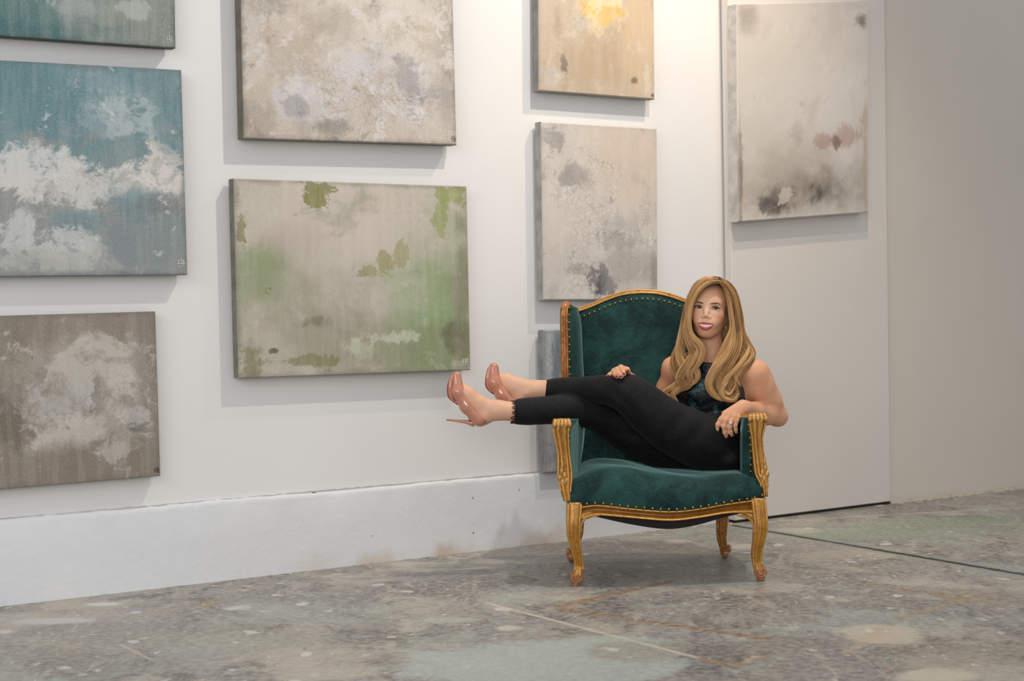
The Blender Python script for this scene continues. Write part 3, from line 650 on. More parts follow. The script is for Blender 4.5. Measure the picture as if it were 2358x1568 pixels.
# rounded knees carrying the rail line into the legs
for s_,cx in ((-1,1345),(1,1724)):
    b=MB(); 
    pts=[pc(cx-s_*34,1184,-.03),pc(cx-s_*14,1187,-.03),pc(cx,1193,-.03),pc(cx+s_*8,1205,-.03),pc(cx+s_*10,1225,-.03)]
    pts=catmull(pts,16); pts[:,1]-=.022; pts[:6,1]-=np.linspace(.010,0,6)
    b.tube(pts,np.interp(np.linspace(0,1,16),[0,.3,1],[.002,.0055,.0045]),8); b.tube(pts+[s_*.008,.010,.009],np.interp(np.linspace(0,1,16),[0,.45,1],[.002,.0125,.008]),10)
    b.build('knee_bracket',GILT,chair)
# back legs
L=[(1663,1180,.50),(1661,1215,.50),(1661,1240,.505),(1665,1262,.515),(1668,1278,.53)]
o,cc=leg(lp_(L),[.024,.020,.017,.0135,.013],[.024,.022,.02,.016,.016],1,mat=GILTD)
q=pc(1670,1281,.52); b=MB(); b.sphere((q[0],.525,.020),(.017,.022,.021),14,9); b.sphere((q[0]+.016,.525,.035),(.010,.014,.016),10,8); b.build('scroll_foot',GILTR,o)
mir=lambda p:(-p[0]+.0,p[1],p[2])
xo=pc(1316,1286,.52)[0]
L2=[(xo+.03,.50,cc[0][2]),(xo+.028,.50,.17),(xo+.025,.505,.11),(xo+.012,.515,.07),(xo+.004,.53,.035)]
o,_=leg(L2,[.024,.020,.017,.0135,.013],[.024,.022,.02,.016,.016],-1,mat=GILTD)
b=MB(); b.sphere((xo,.525,.020),(.017,.022,.021),14,9); b.sphere((xo-.012,.525,.04),(.010,.014,.016),10,8); b.build('scroll_foot',GILTR,o)
# ---- arm posts (carved, fluted)
def post(L,wid,inner,side):
    N=40; pts=lp_(L); c=catmull([list(p)+[w_] for p,w_ in zip(pts,wid)],N); G=[]
    for i,q in enumerate(c):
        x,y,z,w_=q; ring=[]
        for k in range(32):
            a=2*math.pi*k/32; ca,sa=math.cos(a),math.sin(a); e=.75
            gx=math.copysign(abs(ca)**e,ca)*w_; gy=math.copysign(abs(sa)**e,sa)*.030
            if sa<0: gy+=.0065*math.cos(ca*2*math.pi*1.5)*(-sa)
            ring.append((x+gx,y+gy,z))
        G.append(ring)
    b=MB(); b.grid(G,closev=True,capu=True); o=b.build('arm_post',GILT,chair)
    b=MB()
    for f_ in (-.9,-.28,.34,.92):
        b.tube([(q[0]+f_*q[3],q[1]-.028*(1-abs(f_)*.35),q[2]) for q in c[3:-4]],[.0036]*len(c[3:-4]),8)
    # rolled top
    t=c[0]; 
    for i in range(5):
        b.tube([(t[0]-t[3]*.95+i*t[3]*.475,t[1]-.016,t[2]-.012),(t[0]-t[3]*.9+i*t[3]*.45,t[1]-.030,t[2]+.000),(t[0]-t[3]*.82+i*t[3]*.41,t[1]-.012,t[2]+.013),(t[0]-t[3]*.8+i*t[3]*.40,t[1]+.02,t[2]+.013)],[.006,.008,.008,.005],8)
    b.build('moulding',GILT,o)
    # carved leaf near the foot of the post
    k=c[int(N*.70)]; b=MB()
    x0=k[0]+side*k[3]*.35; 
    for (dx,dz,rx,rz) in [(0,-.012,.012,.016),(side*.010,.004,.009,.013),(-side*.006,.010,.008,.014),(side*.004,.026,.007,.015),(side*.001,.046,.005,.016),(-side*.012,-.006,.007,.011)]:
        b.sphere((x0+dx,k[1]-.030,k[2]+dz),(rx,.008,rz),12,8)
    b.build('carved_leaf',GILT,o)
    return o,c
pl_,cl_=post([(1293,976,.01),(1291,990,.01),(1293,1012,.01),(1297,1045,.01),(1299,1075,.005),(1300,1100,0),(1301,1125,-.01),(1306,1152,-.02)],[.029,.028,.024,.021,.024,.025,.019,.014],1,-1)
pr_,cr_=post([(1742,963,.01),(1742,982,.01),(1741,1005,.01),(1743,1035,.01),(1748,1068,.005),(1751,1092,0),(1757,1112,-.01),(1760,1142,-.02)],[.031,.028,.020,.019,.022,.021,.014,.010],1,1)
WY=.40
def slab(name,front,back,thick,side,bul=.012,n=30,mcols=12,mat=None):
    """front/back: lists of local points bottom->top (inner face edges). closed padded slab"""
    fr=arc_pts(front,n); bk=arc_pts(back,n); G=[]
    for i in range(n):
        ring=[]
        for j in range(mcols+1):
            w_=j/mcols; p=fr[i]*(1-w_)+bk[i]*w_; ring.append(p+np.array([-side*bul*math.sin(math.pi*w_),0,0]))
        for j in range(mcols,-1,-1):
            w_=j/mcols; p=fr[i]*(1-w_)+bk[i]*w_; ring.append(p+np.array([side*thick,0,0]))
        G.append([tuple(q) for q in ring])
    b=MB(); b.grid(G,closev=True,capu=True); return b.build(name,mat or VEL,chair)
def X(px,py,y): return pc(px,py,y)
# left arm inner panel
armL_f=[X(1320,1140,.02),X(1312,1080,.02),X(1309,1040,.02),X(1309,1000,.02),X(1311,978,.02),X(1316,970,.02)]
armL_b=[X(1332,1140,.50),X(1337,1070,.50),X(1343,1030,.50),X(1346,1000,.50),X(1346,975,.50),X(1340,955,.50)]
arm=slab('arm_panel',armL_f,armL_b,.035,-1)
nails(arm,[p+np.array([.002,-.004,0]) for p in arc_pts(armL_f[1:-1],9)])
armR_f=[X(1727,1138,.02),X(1730,1085,.02),X(1729,1040,.02),X(1727,1000,.02),X(1724,978,.02),X(1716,962,.02)]
armR_b=[X(1698,1135,.50),X(1701,1070,.50),X(1702,1030,.50),X(1702,1000,.50),X(1700,975,.50),X(1696,958,.50)]
arm=slab('arm_panel',armR_f,armR_b,.035,1)
nails(arm,[p+np.array([-.002,-.004,0]) for p in arc_pts(armR_f[1:-1],8)])
# front strip of velvet beside the right post (padding seen edge on)
strip_o=[X(1727,1135,.015),X(1730,1040,.015),X(1728,990,.015),X(1722,970,.015)]
strip_i=[X(1708,1130,.06),X(1708,1040,.06),X(1709,990,.06),X(1712,966,.06)]
b=MB(); a_=arc_pts(strip_i,14); o_=arc_pts(strip_o,14)
G=[[tuple(a_[i]*(1-t)+o_[i]*t+np.array([0,-.012*math.sin(math.pi*t),0])) for t in np.linspace(0,1,7)]+[tuple(o_[i]+[0,.05,0]),tuple(a_[i]+[.012,.10,0])] for i in range(14)]
b.grid(G,closev=True,capu=True); b.build('arm_pad',VEL,chair)
# arm rails (gilt) running back from the post tops to the wings
def armrail(c,pts):
    b=MB(); p=catmull(pts,16); b.tube(p,[.024,.023,.022,.021,.020,.020,.020,.020,.020,.020,.020,.020,.020,.020,.020,.020],12,flat=.7); b.build('arm_rail',GILT,chair)
t=cl_[0]; armrail(cl_,[(t[0],.03,t[2]+.002),(t[0]-.004,.10,t[2]-.012),(t[0]+.002,.24,t[2]-.006),(t[0]+.008,.40,t[2]+.02)])
t2=cr_[0]; armrail(cr_,[(t2[0]-.006,.03,t2[2]-.004),(t2[0],.10,t2[2]-.014),(t2[0]-.004,.22,t2[2]-.008),(X(1700,965,WY)[0],.40,t2[2]+.012)])
# wings

wf=[X(1312,965,WY),X(1312,920,WY),X(1310,870,WY),X(1309,800,WY),X(1308,750,WY),X(1308,722,WY),X(1309,708,WY),X(1314,704,WY)]
wb=[X(1348,970,.53),X(1347,920,.54),X(1345,872,.55),X(1341,800,.57),X(1339,752,.58),X(1334,728,.59),X(1329,720,.59),X(1326,716,.59)]
wing=slab('wing_panel',wf,wb,.030,-1,bul=.018)
nails(wing,[p+np.array([.003,-.004,0]) for p in arc_pts(wf[:-1],16)])
wfr=[X(1691,965,WY),X(1690,920,WY),X(1690,870,WY),X(1690,800,WY),X(1690,750,WY),X(1690,718,WY),X(1688,700,WY),X(1684,696,WY)]; wbr=[np.array([-p[0],p[1],p[2]+.01]) for p in wb]
wing=slab('wing_panel',wfr,wbr,.030,1,bul=.018)
nails(wing,[p+np.array([-.003,-.004,0]) for p in arc_pts(wfr[:-1],16)])
wfp=[X(1303,975,WY),X(1303,920,WY),X(1301,870,WY),X(1300,800,WY),X(1299,750,WY),X(1299,722,WY),X(1301,706,WY+.01),X(1306,702,WY+.04),X(1318,712,WY+.10),X(1328,718,WY+.19)]
def wingframe(pts,side):
    p=catmull(pts,44); r=np.concatenate([np.full(28,.0155),np.linspace(.0155,.011,16)])
    b=MB(); b.tube(p,r,14,flat=1.0); o=b.build('wing_frame',GILTD,chair)
    b=MB()
    for d in (-.009,0,.009): b.tube(p[:34]+[d,-.0145,0],.0034,8)
    b.build('moulding',GILTD,o)
wingframe(wfp,-1); wingframe([X(1701,975,WY),X(1701,920,WY),X(1700,870,WY),X(1700,800,WY),X(1700,750,WY),X(1699,715,WY),X(1696,698,WY+.01),X(1690,694,WY+.04),X(1676,702,WY+.10),X(1662,712,WY+.19)],1)
# back: padded panel with arched crest
cr=[X(1330,719,.59),X(1360,709,.59),X(1400,692,.59),X(1440,680,.59),X(1480,676,.59)]
half=arc_pts(cr,30); xm=half[-1][0]
xL=half[0][0]
crest=np.vstack([half,[[2*xm-p[0],p[1],p[2]] for p in half[-2::-1]]])
crest[:,0]=np.interp(crest[:,0],[crest[0,0],crest[-1,0]],[xL,-xL])
G=[]; nb_=len(crest)
for i in range(nb_):
    x,y,zt=crest[i]; u=i/(nb_-1); row=[]
    for j in range(31):
        v=j/30; z=.24+(zt-.24)*v; yy=.51+(.59-.51)*v - .025*math.sin(math.pi*v)**.6*math.sin(math.pi*u)**.6
        sR=min(1,max(0,(.62-v)/.25)); sR=sR*sR*(3-2*sR); xx=x*(1.03-.03*v)*(1+(.46*sR if x>0 else 0)); row.append((xx,yy,z))
    row.append((x,.62,zt)); row.append((x*1.03*(1.46 if x>0 else 1),.58,.24))
    G.append(row)
b=MB(); b.grid(G,closev=True,capu=True); back=b.build('back_panel',VEL,chair)
nails(back,[(p[0]*.985,p[1]-.008,p[2]-.020) for p in arc_pts(list(crest[::4]),24)])
b=MB(); b.tube(crest+[0,.012,.004],.0125,12); o=b.build('crest_rail',GILT,chair)
b=MB(); b.tube(crest+[0,-.001,.004],.0035,8); b.tube(crest+[0,.004,.014],.0035,8); b.build('moulding',GILT,o)
# seat side rails and stiles down to the back legs
b=MB()
for s_ in (-1,1):
    b.tube([(s_*.300,.01,.27),(s_*.295,.2,.265),(s_*.285,.50,.265)],.020,10)
b.tube([(-.285,.5,.265),(.285,.5,.265)],.02,10)
b.build('side_rail',GILTD,chair)
for s_ in (-1,1):
    b=MB(); b.tube([(s_*.285,.50,.22),(s_*.29,.56,.5),(s_*(-xL)*.98,.615,crest[0][2])],.014,10); b.build('back_stile',GILTD,chair)
# ================================================================== WOMAN
SK=1.0/619
person=empty('person',Matrix.Translation(Vector(P(1640,1080,6.30))),'smiling blonde woman in black lace outfit lounging sideways across the green wing chair','person')
pT=np.array(Matrix.Translation(-Vector(P(1640,1080,6.30))))
def pmesh(name,V,Fc,m,smooth=True,parent=None,label=None):
    o=mesh(name,V,Fc,m,parent or person,smooth,inv=pT); 
    if label: o['label']=label
    return o
def pbuild(mb,name,m,parent=None,label=None): return outward(pmesh(name,np.array(mb.v),mb.f,m,True,parent,label))
# ---- head frame: x = image right, y = face forward, z = up
HC=P(1634,707,6.36)
roll_,yaw_=.075,.13
zf=np.array([math.sin(roll_),-.03,math.cos(roll_)]); zf/=np.linalg.norm(zf)
yf_=np.array([-math.sin(yaw_)-.11,-math.cos(yaw_),.0]); yf_-=np.dot(yf_,zf)*zf; yf_/=np.linalg.norm(yf_)
xf=np.cross(yf_,zf); xf=-xf if xf[0]<0 else xf
HM=np.stack([xf,yf_,zf],1)
def h(x,y,z): return HC+HM@np.array([x,y,z])
def headsdf():
    s=SDF()
    s.ell(h(0,-.018,.030),(.068,.088,.070),.02,1,HM)
    s.ell(h(0,.024,.018),(.064,.066,.068),.02,1,HM)
    s.ell(h(0,.030,-.040),(.053,.054,.066),.025,1,HM)
    for q in(-1,1):
        s.cone(h(q*.050,-.005,-.040),h(q*.017,.052,-.092),.017,.014,.03)
        s.ell(h(q*.037,.050,-.030),(.023,.026,.022),.022,1,HM)
        s.ell(h(q*.030,.062,-.052),(.016,.016,.014),.018,1,HM)
    s.ell(h(0,.064,-.094),(.018,.017,.015),.022,1,HM)
    s.cone(h(-.034,.066,.020),h(.034,.066,.020),.013,.013,.02)
    s.ell(h(0,.070,-.062),(.030,.022,.022),.02,1,HM)
    for q in(-1,1): s.ell(h(q*.031,.096,-.001),(.018,.0135,.010),.014,-1,HM)
    s.chain([h(0,.079,.008),h(0,.090,-.014),h(0,.0975,-.028)],[.0058,.0062,.0080],.010)
    for q in(-1,1): s.ell(h(q*.0108,.0865,-.034),(.0062,.0095,.0062),.006,1,HM)
    for q in(-1,1):
        s.ell(h(q*.031,.068,.0),(.0165,.0135,.0120),.006,1,HM)
        s.ell(h(q*.031,.084,-.0002),(.0140,.012,.0050),.0025,-1,HM)
        s.ell(h(q*.0056,.096,-.0405),(.0042,.005,.0026),.002,-1,HM)
    s.ell(h(0,.088,-.0655),(.0275,.017,.0085),.004,-1,HM)
    # ears
    for q in(-1,1): s.ell(h(q*.072,-.008,-.012),(.006,.016,.028),.01,1,HM)
    return s
HS=headsdf()
def facey(x,z,y0=.14):
    """distance along the face normal axis where the head surface is met"""
    ys=np.linspace(y0,.03,440); pts=np.array([h(x,y,z) for y in ys]); d=HS(pts,False)
    i=np.argmax(d<0); return ys[i] if d.max()>0 and (d<0).any() else .07
# ---- joints
J=dict(neck0=P(1640,842,6.37),neck1=P(1634,765,6.37),
 lsh=P(1739,861,6.35),lel=P(1789,958,6.43),lwr=P(1718,937,6.25),
 rsh=P(1551,848,6.41),rel=P(1524,950,6.50),rwr=P(1452,873,6.33),
 lkn=P(1447,903,6.17),rkn=P(1398,956,6.30),lhip=P(1635,1030,6.27),rhip=P(1600,1036,6.40))
RA=P(1143,944,6.16); LA=P(1222,898,6.29)
def hand_fingers(s,fs,k=.006):
    for f in fs: s.chain([P(*q[:3]) for q in f],[q[3] for q in f],k)
body=SDF()
body.p+=HS.p
# neck and torso
body.chain([J['neck0'],P(1637,800,6.375),P(1634,765,6.37)],[.048,.040,.043],.03)
body.ell(P(1645,905,6.39),(.125,.082,.125),.04)
body.ell(P(1645,965,6.38),(.100,.075,.09),.05)
body.ell(P(1648,1025,6.34),(.115,.095,.085),.05)
body.chain([J['rsh'],P(1600,838,6.40),P(1690,842,6.38),J['lsh']],[.040,.036,.036,.042],.05)
body.cone(P(1608,845,6.36),P(1562,850,6.39),.012,.010,.02); body.cone(P(1668,848,6.335),P(1725,858,6.33),.012,.010,.02)
# left arm
body.chain([J['lsh'],P(1751,892,6.37),P(1770,925,6.40),J['lel']],[.044,.045,.040,.034],.05)
body.cone(J['lel'],P(1795,962,6.44),.034,.030,.02)
body.chain([P(1789,957,6.42),P(1765,955,6.37),P(1740,946,6.30),J['lwr']],[.034,.035,.030,.0240],.02,sq=(np.array([0,1.0,0]),1.0))
# right arm (behind the raised thigh)
body.chain([J['rsh'],P(1536,895,6.46),J['rel']],[.038,.036,.032],.03)
body.chain([J['rel'],P(1490,915,6.42),P(1452,876,6.31)],[.032,.030,.022],.02)
# left hand hanging over the chair arm
S_=.0016
palm=[(1712,938,6.245),(1700,946,6.22),(1684,958,6.20)]
for dx,dy in ((-9,-8),(-2,-1),(6,7)):
    body.cone(P(1712+dx*.5,936+dy*.6,6.245),P(1682+dx*1.45,958+dy*.55-abs(dx)*.1,6.20),.0165,.0125,.014)
fing=[[(1671,954,6.198,.0112),(1660,966,6.183,.0100),(1653,978,6.178,.0088),(1650,990,6.180,.0080),(1651,999,6.184,.0070)],
      [(1680,957,6.196,.0112),(1671,969,6.180,.0102),(1667,983,6.174,.0090),(1669,996,6.176,.0082),(1673,1006,6.180,.0070)],
      [(1690,960,6.196,.0110),(1683,972,6.182,.0100),(1680,984,6.176,.0088),(1682,995,6.178,.0080),(1686,1003,6.182,.0068)],
      [(1701,961,6.200,.0100),(1696,970,6.190,.0090),(1693,980,6.184,.0080),(1694,989,6.184,.0072),(1696,997,6.187,.0062)]]
hand_fingers(body,fing)
body.chain([P(1702,945,6.26),P(1690,962,6.25),P(1680,975,6.235),P(1672,985,6.225)],[.015,.012,.010,.008],.01)
# right hand folded over the knee
body.cone(P(1452,874,6.30),P(1432,858,6.255),.021,.019,.02); body.cone(P(1440,866,6.28),P(1415,862,6.25),.018,.014,.02)
rf=[[(1421,860,6.245,.0100),(1412,861,6.215,.0090),(1405,865,6.200,.0082),(1399,868,6.195,.0064)],
    [(1424,857,6.235,.0105),(1414,857,6.195,.0098),(1417,865,6.168,.0088),(1421,870,6.158,.0074)],
    [(1430,854,6.235,.0108),(1421,854,6.190,.0102),(1425,863,6.158,.0092),(1430,870,6.146,.0078)],
    [(1438,852,6.235,.0108),(1430,849,6.190,.0104),(1434,857,6.156,.0092),(1437,864,6.146,.0078)],
    [(1446,862,6.25,.0110),(1440,853,6.21,.0098),(1444,853,6.180,.0088),(1448,857,6.172,.0072)]]
rf=[[(q[0],q[1]-2.5,q[2]-(.0,.012,.022,.024)[i],q[3]) for i,q in enumerate(f)] for f in rf]
hand_fingers(body,rf)
# lower legs and feet
body.chain([P(1240,947,6.20),P(1195,948,6.175),P(1165,946,6.165),RA],[.038,.030,.0275,.027],.03)
body.chain([RA,P(1112,958,6.165),P(1104,966,6.165)],[.027,.026,.023],.03)
body.chain([RA,P(1104,928,6.155),P(1078,908,6.15),P(1060,893,6.15)],[.026,.024,.023,.020],.025)
body.chain([P(1110,955,6.16),P(1082,925,6.155),P(1056,903,6.15)],[.023,.023,.022],.025)
body.ell(P(1138,948,6.137),(.009,.008,.009),.012)
body.chain([P(1330,900,6.25),P(1275,897,6.275),P(1243,897,6.29),LA],[.038,.030,.028,.027],.03)
body.chain([LA,P(1197,914,6.29),P(1190,925,6.29)],[.027,.026,.023],.03)
body.chain([LA,P(1193,886,6.285),P(1166,875,6.285),P(1149,869,6.28)],[.026,.023,.020,.0155],.025)
body.chain([P(1195,905,6.285),P(1168,890,6.285),P(1145,878,6.28)],[.022,.022,.020],.025)
body.ell(P(1213,905,6.263),(.009,.008,.009),.012)
def skin_mat():
    m=NT('skin'); v=coords(m)
    off=P(1640,1080,6.30)
    def loc(q): return tuple(np.array(q)-off)
    n=m.noise(v,18,4,.6); c=m.mix(m.ramp(n,.35,.68),alb((212,154,118)),alb((222,168,134)))
    def dab(c,pt,r,colr,op):
        d=m.math('DIVIDE',m.vm('DISTANCE',v,loc(pt)),r); return m.mix(m.ramp(d,0,1,op,0),c,alb(colr))
    c=dab(c,h(0,.095,-.01),.105,(238,190,158),1.)  # lighter makeup tone, also brightening the face where the hair shades it
    for q in(-1,1): c=dab(c,h(q*.046,.064,-.030),.030,(214,108,86),.6)
    for q in(-1,1): c=dab(c,h(q*.031,.080,.010),.017,(150,100,80),.6)
    c=dab(c,h(0,.10,-.03),.014,(226,164,132),.5)
    for f in fing+rf: c=dab(c,P(*f[-1][:3]),.016,(216,132,112),.6)
    for q in [P(1671,958,6.19),P(1681,960,6.19),P(1690,962,6.19)]: c=dab(c,q,.012,(214,140,118),.5)
    # paler feet, as in the photo
    sx=m.N('ShaderNodeSeparateXYZ',ins={0:v}).outputs[0]
    c=m.mix(m.ramp(sx,-.45,-.62,0,.6),c,alb((224,182,156)))
    m.set(Base_Color=c,Roughness=.52,Specular_IOR_Level=.35,Subsurface_Weight=.12,Subsurface_Scale=.01,Subsurface_Radius=(1.0,.35,.2))
    m.bump(m.noise(v,500,3),.0003,.25); return m.m
SKIN=skin_mat()
V,Q=nets(body,P(1015,1110,5.9)-[.05,0,0],P(1830,620,6.60)+[.05,0,0],.0024)
bodyo=pmesh('body',V,Q,SKIN)
# ---- nails
NP=simple('dark_red_polish',(122,16,32),.15)
def nail_on(tip,prev,w=.0055,l=.0075,camlift=.7,name='fingernail'):
    a=P(*prev[:3]); t=P(*tip[:3]); d=(t-a)/np.linalg.norm(t-a); r=tip[3]
    view=(CAM-t); view/=np.linalg.norm(view); nn=view-np.dot(view,d)*d; nn/=np.linalg.norm(nn); sd=np.cross(d,nn)
    c=t+nn*r*.62+d*r*.15; G=[]
    for i in range(7):
        th=i/6*math.pi; row=[]
        for j in range(12):
            ph=2*math.pi*j/12; row.append(tuple(c+d*l*math.cos(th)+sd*w*math.sin(th)*math.cos(ph)+nn*.0032*math.sin(th)*math.sin(ph)))
        G.append(row)
    b=MB(); b.grid(G,closev=True); return pbuild(b,name,NP)
for i,f in enumerate(fing): nail_on((f[-1][0]+(0 if i!=0 else 0),f[-1][1],f[-1][2],f[-1][3]),f[-2],.0045,.006)
for f in rf: nail_on(f[-1],f[-2],.0052,.0068)
# ---- eyes, brows, lashes, lips, teeth
def eye_mat():
    m=NT('eye'); v=coords(m); 
    d=m.vm('LENGTH',m.scale(m.vm('SUBTRACT',v,(0,.0125,0)),1,1,1))
    c=m.mix(m.ramp(d,.0068,.0062,0,1),alb((226,220,216)),alb((46,32,26)))
    c=m.mix(m.ramp(d,.0030,.0025,0,1),c,(.005,.005,.005,1))
    m.set(Base_Color=c,Roughness=.08,Specular_IOR_Level=.6); return m.m
EM=eye_mat(); ebm=MB(); ebm.sphere((0,0,0),.0122,28,20); eye0=None
for q in(-1,1):
    if eye0 is None: e=ebm.build('eye',EM,person); eye0=e
    else: e=eye0.copy(); col.objects.link(e); e.parent=person
    M3=Matrix(HM.tolist()).to_4x4()
    # look to the camera
    c_=h(q*.031,.0660,0); vd=CAM-c_; vd/=np.linalg.norm(vd)
    ax=np.cross(vd,[0,0,1]); ax/=np.linalg.norm(ax); az=np.cross(ax,vd)
    if np.dot(np.cross(ax,vd),az)<0: ax=-ax
    R3=Matrix(np.stack([ax,vd,az],1).tolist()).to_4x4()
    e.matrix_local=Matrix.Translation(Vector(pT[:3,:3]@c_+pT[:3,3]))@R3
def facestrip(pts,w,lift=.0006,m=None,name='',th=.0012,sides=8,flatf=None):
    """tube laid on the face through (x,z) points"""
    c=catmull([(x,0,z) for x,z in pts],26); ww=np.interp(np.linspace(0,1,26),np.linspace(0,1,len(w)),w)
    P3=[h(x,facey(x,z)+lift,z) for x,_,z in c]
    b=MB(); G=[]
    for i in range(26):
        t=P3[min(i+1,25)]-P3[max(i-1,0)]; t/=np.linalg.norm(t); n_=HM[:,1]; s_=np.cross(t,n_); s_/=np.linalg.norm(s_)
        G.append([tuple(P3[i]+s_*ww[i]*math.cos(2*math.pi*k/sides)+n_*th*math.sin(2*math.pi*k/sides)) for k in range(sides)])
    b.grid(G,closev=True,capu=True); return b
BROW=simple('brow_hair',(78,44,32),.7); LASH=simple('lash',(22,14,12),.6); LIP=simple('red_lipstick',(196,34,44),.28,Specular_IOR_Level=.6)
for q in(-1,1):
    b=facestrip([(q*.0135,.0150),(q*.022,.0168),(q*.033,.0188),(q*.042,.0178),(q*.0490,.0128)],[.0016,.0022,.0020,.0014,.0005],.0003); pbuild(b,'eyebrow',BROW)
    b=MB()
    up=[(-.0132,-.0012),(-.008,.0036),(0,.0050),(.008,.0040),(.0135,-.0004),(.0170,.0022)]
    pts=[h(q*(.031+x),0,0) for x,z in up]
    P3=[]; 
    for x,z in catmull([(x,z,0) for x,z in up],18)[:,:2]:
        xx=q*(.031+x*1.0); P3.append(h(xx,max(facey(xx,z+.0012),.074)+.0010,z))
    b.tube(P3,np.interp(np.linspace(0,1,18),[0,.3,.8,1],[.0006,.0015,.0019,.0006]),6)
    low=[(-.012,-.0022),(0,-.0046),(.0125,-.0018)]
    P3=[]
    for x,z in catmull([(x,z,0) for x,z in low],12)[:,:2]:
        xx=q*(.031+x); P3.append(h(xx,max(facey(xx,z-.0012),.074)+.0006,z))
    b2=MB(); b2.tube(P3,.00045,6)
    o=pbuild(b,'eyelashes',LASH); o2=pmesh('lower_lashes',np.array(b2.v),b2.f,LASH,True,person)
# mouth: smile line
MZ=-.0665
MX=np.linspace(-.034,.034,15)
_cut=[i for i,pr in enumerate(HS.p) if pr[0]==-1][-1]; _sv=HS.p[_cut]; HS.p[_cut]=(1,.001,lambda p:np.full(len(p),9.),_sv[3],_sv[4])
MY=np.array([facey(x,MZ+6*x*x) for x in MX]); HS.p[_cut]=_sv
MY=np.minimum(MY,MY[::-1])
def mouthy(x): return float(np.interp(x,MX,MY))-.0006
def sm(x,zo,cv=5.0): return MZ+zo+cv*x*x
def lipmesh(upper):
    b=MB(); G=[]; N=37
    for i in range(N):
        u=-1+2*i/(N-1); x=.0305*u; e=max(0,1-abs(u)**2.2)
        if upper:
            zi=sm(x,.0046*e,6.2); bow=.0010*math.exp(-(abs(u)-.22)**2/.02)-.0008*math.exp(-u*u/.006)
            zo=zi+.0056*e**.8+bow+.0003
        else:
            zi=sm(x,-.0082*e,6.2); zo=zi-.0085*e**.7-.0003
        y=mouthy(x)+.001; row=[]
        for k in range(12):
            a=2*math.pi*k/12; zc=(zi+zo)/2; rz=abs(zo-zi)/2; row.append(tuple(h(x,y-.001+.0042*(.35+.65*e)*math.sin(a),zc+rz*math.cos(a))))
        G.append(row)
    b.grid(G,closev=True,capu=True); return b
pbuild(lipmesh(True),'upper_lip',LIP); pbuild(lipmesh(False),'lower_lip',LIP)
TE=simple('tooth_enamel',(246,242,236),.12,Specular_IOR_Level=.7); b=MB()
x=0; 
for q in(-1,1):
    x=0
    for w_,hh in [(.0086,.0118),(.0066,.0105),(.0068,.0108),(.0056,.0092),(.0046,.0075)]:
        xc=q*(x+w_/2); yy=mouthy(xc)-.0062; e_=max(0,1-(abs(xc)/.0305)**2.2); zt_=sm(xc,.0046*e_,6.2)+.002; zb_=sm(xc,-.0082*e_,6.2)+.0008; b_=(zt_-zb_)/2; zc=(zt_+zb_)/2
        G=[]
        for i in range(9):
            th=math.pi*i/8; row=[]
            for j in range(14):
                ph=2*math.pi*j/14; s1=math.sin(th)**.22; cx_=math.copysign(abs(math.cos(ph))**.6,math.cos(ph)); sy=math.copysign(abs(math.sin(ph))**.6,math.sin(ph))
                row.append(tuple(h(xc+w_*.515*s1*cx_,yy+.0030*s1*sy,zc+b_*math.copysign(abs(math.cos(th))**.6,math.cos(th)))))
            G.append(row)
        b.grid(G,closev=True); x+=w_
o=pbuild(b,'teeth',TE); 
b=MB(); b.sphere((0,0,0),1,20,12); mv=np.array([h(p[0]*.027,.0745+p[1]*.006,MZ+.002+p[2]*.0095) for p in b.v]); pmesh('mouth_cavity',mv,b.f,simple('mouth_dark',(60,14,16),.5))
# ---- jewellery
GOLD=simple('gold',(226,178,96),.2,1.0); STONE=simple('clear_stone',(244,244,246),.05,.1,Specular_IOR_Level=1.0)
b=MB(); ec=P(1679,752,6.315); b.torus(ec,.0165,.0015,(1.0,.9,.1),36,8); pbuild(b,'earring',GOLD)
def ring_on(f,i,t,stone=True,r=1.15):
    a=P(*f[i][:3]); c_=P(*f[i+1][:3]); q=a*(1-t)+c_*t; R=(f[i][3]*(1-t)+f[i+1][3]*t)*r
    b=MB(); b.torus(q,R,.0011,c_-a,24,6); o=pbuild(b,'ring',GOLD)
    if stone:
        v_=CAM-q; d=(c_-a)/np.linalg.norm(c_-a); v_-=np.dot(v_,d)*d; v_/=np.linalg.norm(v_)
        s=MB(); s.sphere(q+v_*(R+.0015),(.0042,.0036,.0042),14,9)
        for k in range(10): s.sphere(q+v_*(R+.0005)+np.array([math.cos(k*.628)*.0052,0,math.sin(k*.628)*.0052]),.0014,6,5)
        pbuild(s,'stone',STONE,o)
ring_on(fing[2],1,.35); ring_on(fing[0],2,.2,False)
a_=rf[1]; ring_on(a_,0,.6,True)
# ---- trousers
def lace_mat(name,base,hi,sc=70,op=.5):
    m=NT(name); v=coords(m)
    wv=m.vm('ADD',v,m.scale(m.noise(v,22,3,out=1),.03,.03,.03))
    vo=m.N('ShaderNodeTexVoronoi',feature='DISTANCE_TO_EDGE',ins={'Vector':wv,'Scale':float(sc)})
    n=m.noise(wv,30,6,.7); n2=m.noise(v,6,4,.6)
    net=m.ramp(vo.outputs[0],.0,.12,1,0)
    mask=m.math('MULTIPLY',net,m.ramp(n,.42,.6))
    c=m.mix(m.math('MULTIPLY',m.ramp(n,.5,.62),op*.7),alb(base),alb(hi)); c=m.mix(m.math('MULTIPLY',mask,op),c,alb(hi))
    c=m.mix(m.ramp(m.noise(v,260,3,.7),.52,.68,0,.5),c,alb((50,50,54)))
    m.set(Base_Color=c,Roughness=.72,Specular_IOR_Level=.25,Sheen_Weight=.04); m.bump(m.math('ADD',m.math('MULTIPLY',net,.25),m.math('ADD',n,m.math('MULTIPLY',n2,1.5))),.0014,.7); return m.m
TR=lace_mat('black_lace_cloth',(9,9,10),(27,27,30),120,.45)
tr=SDF()
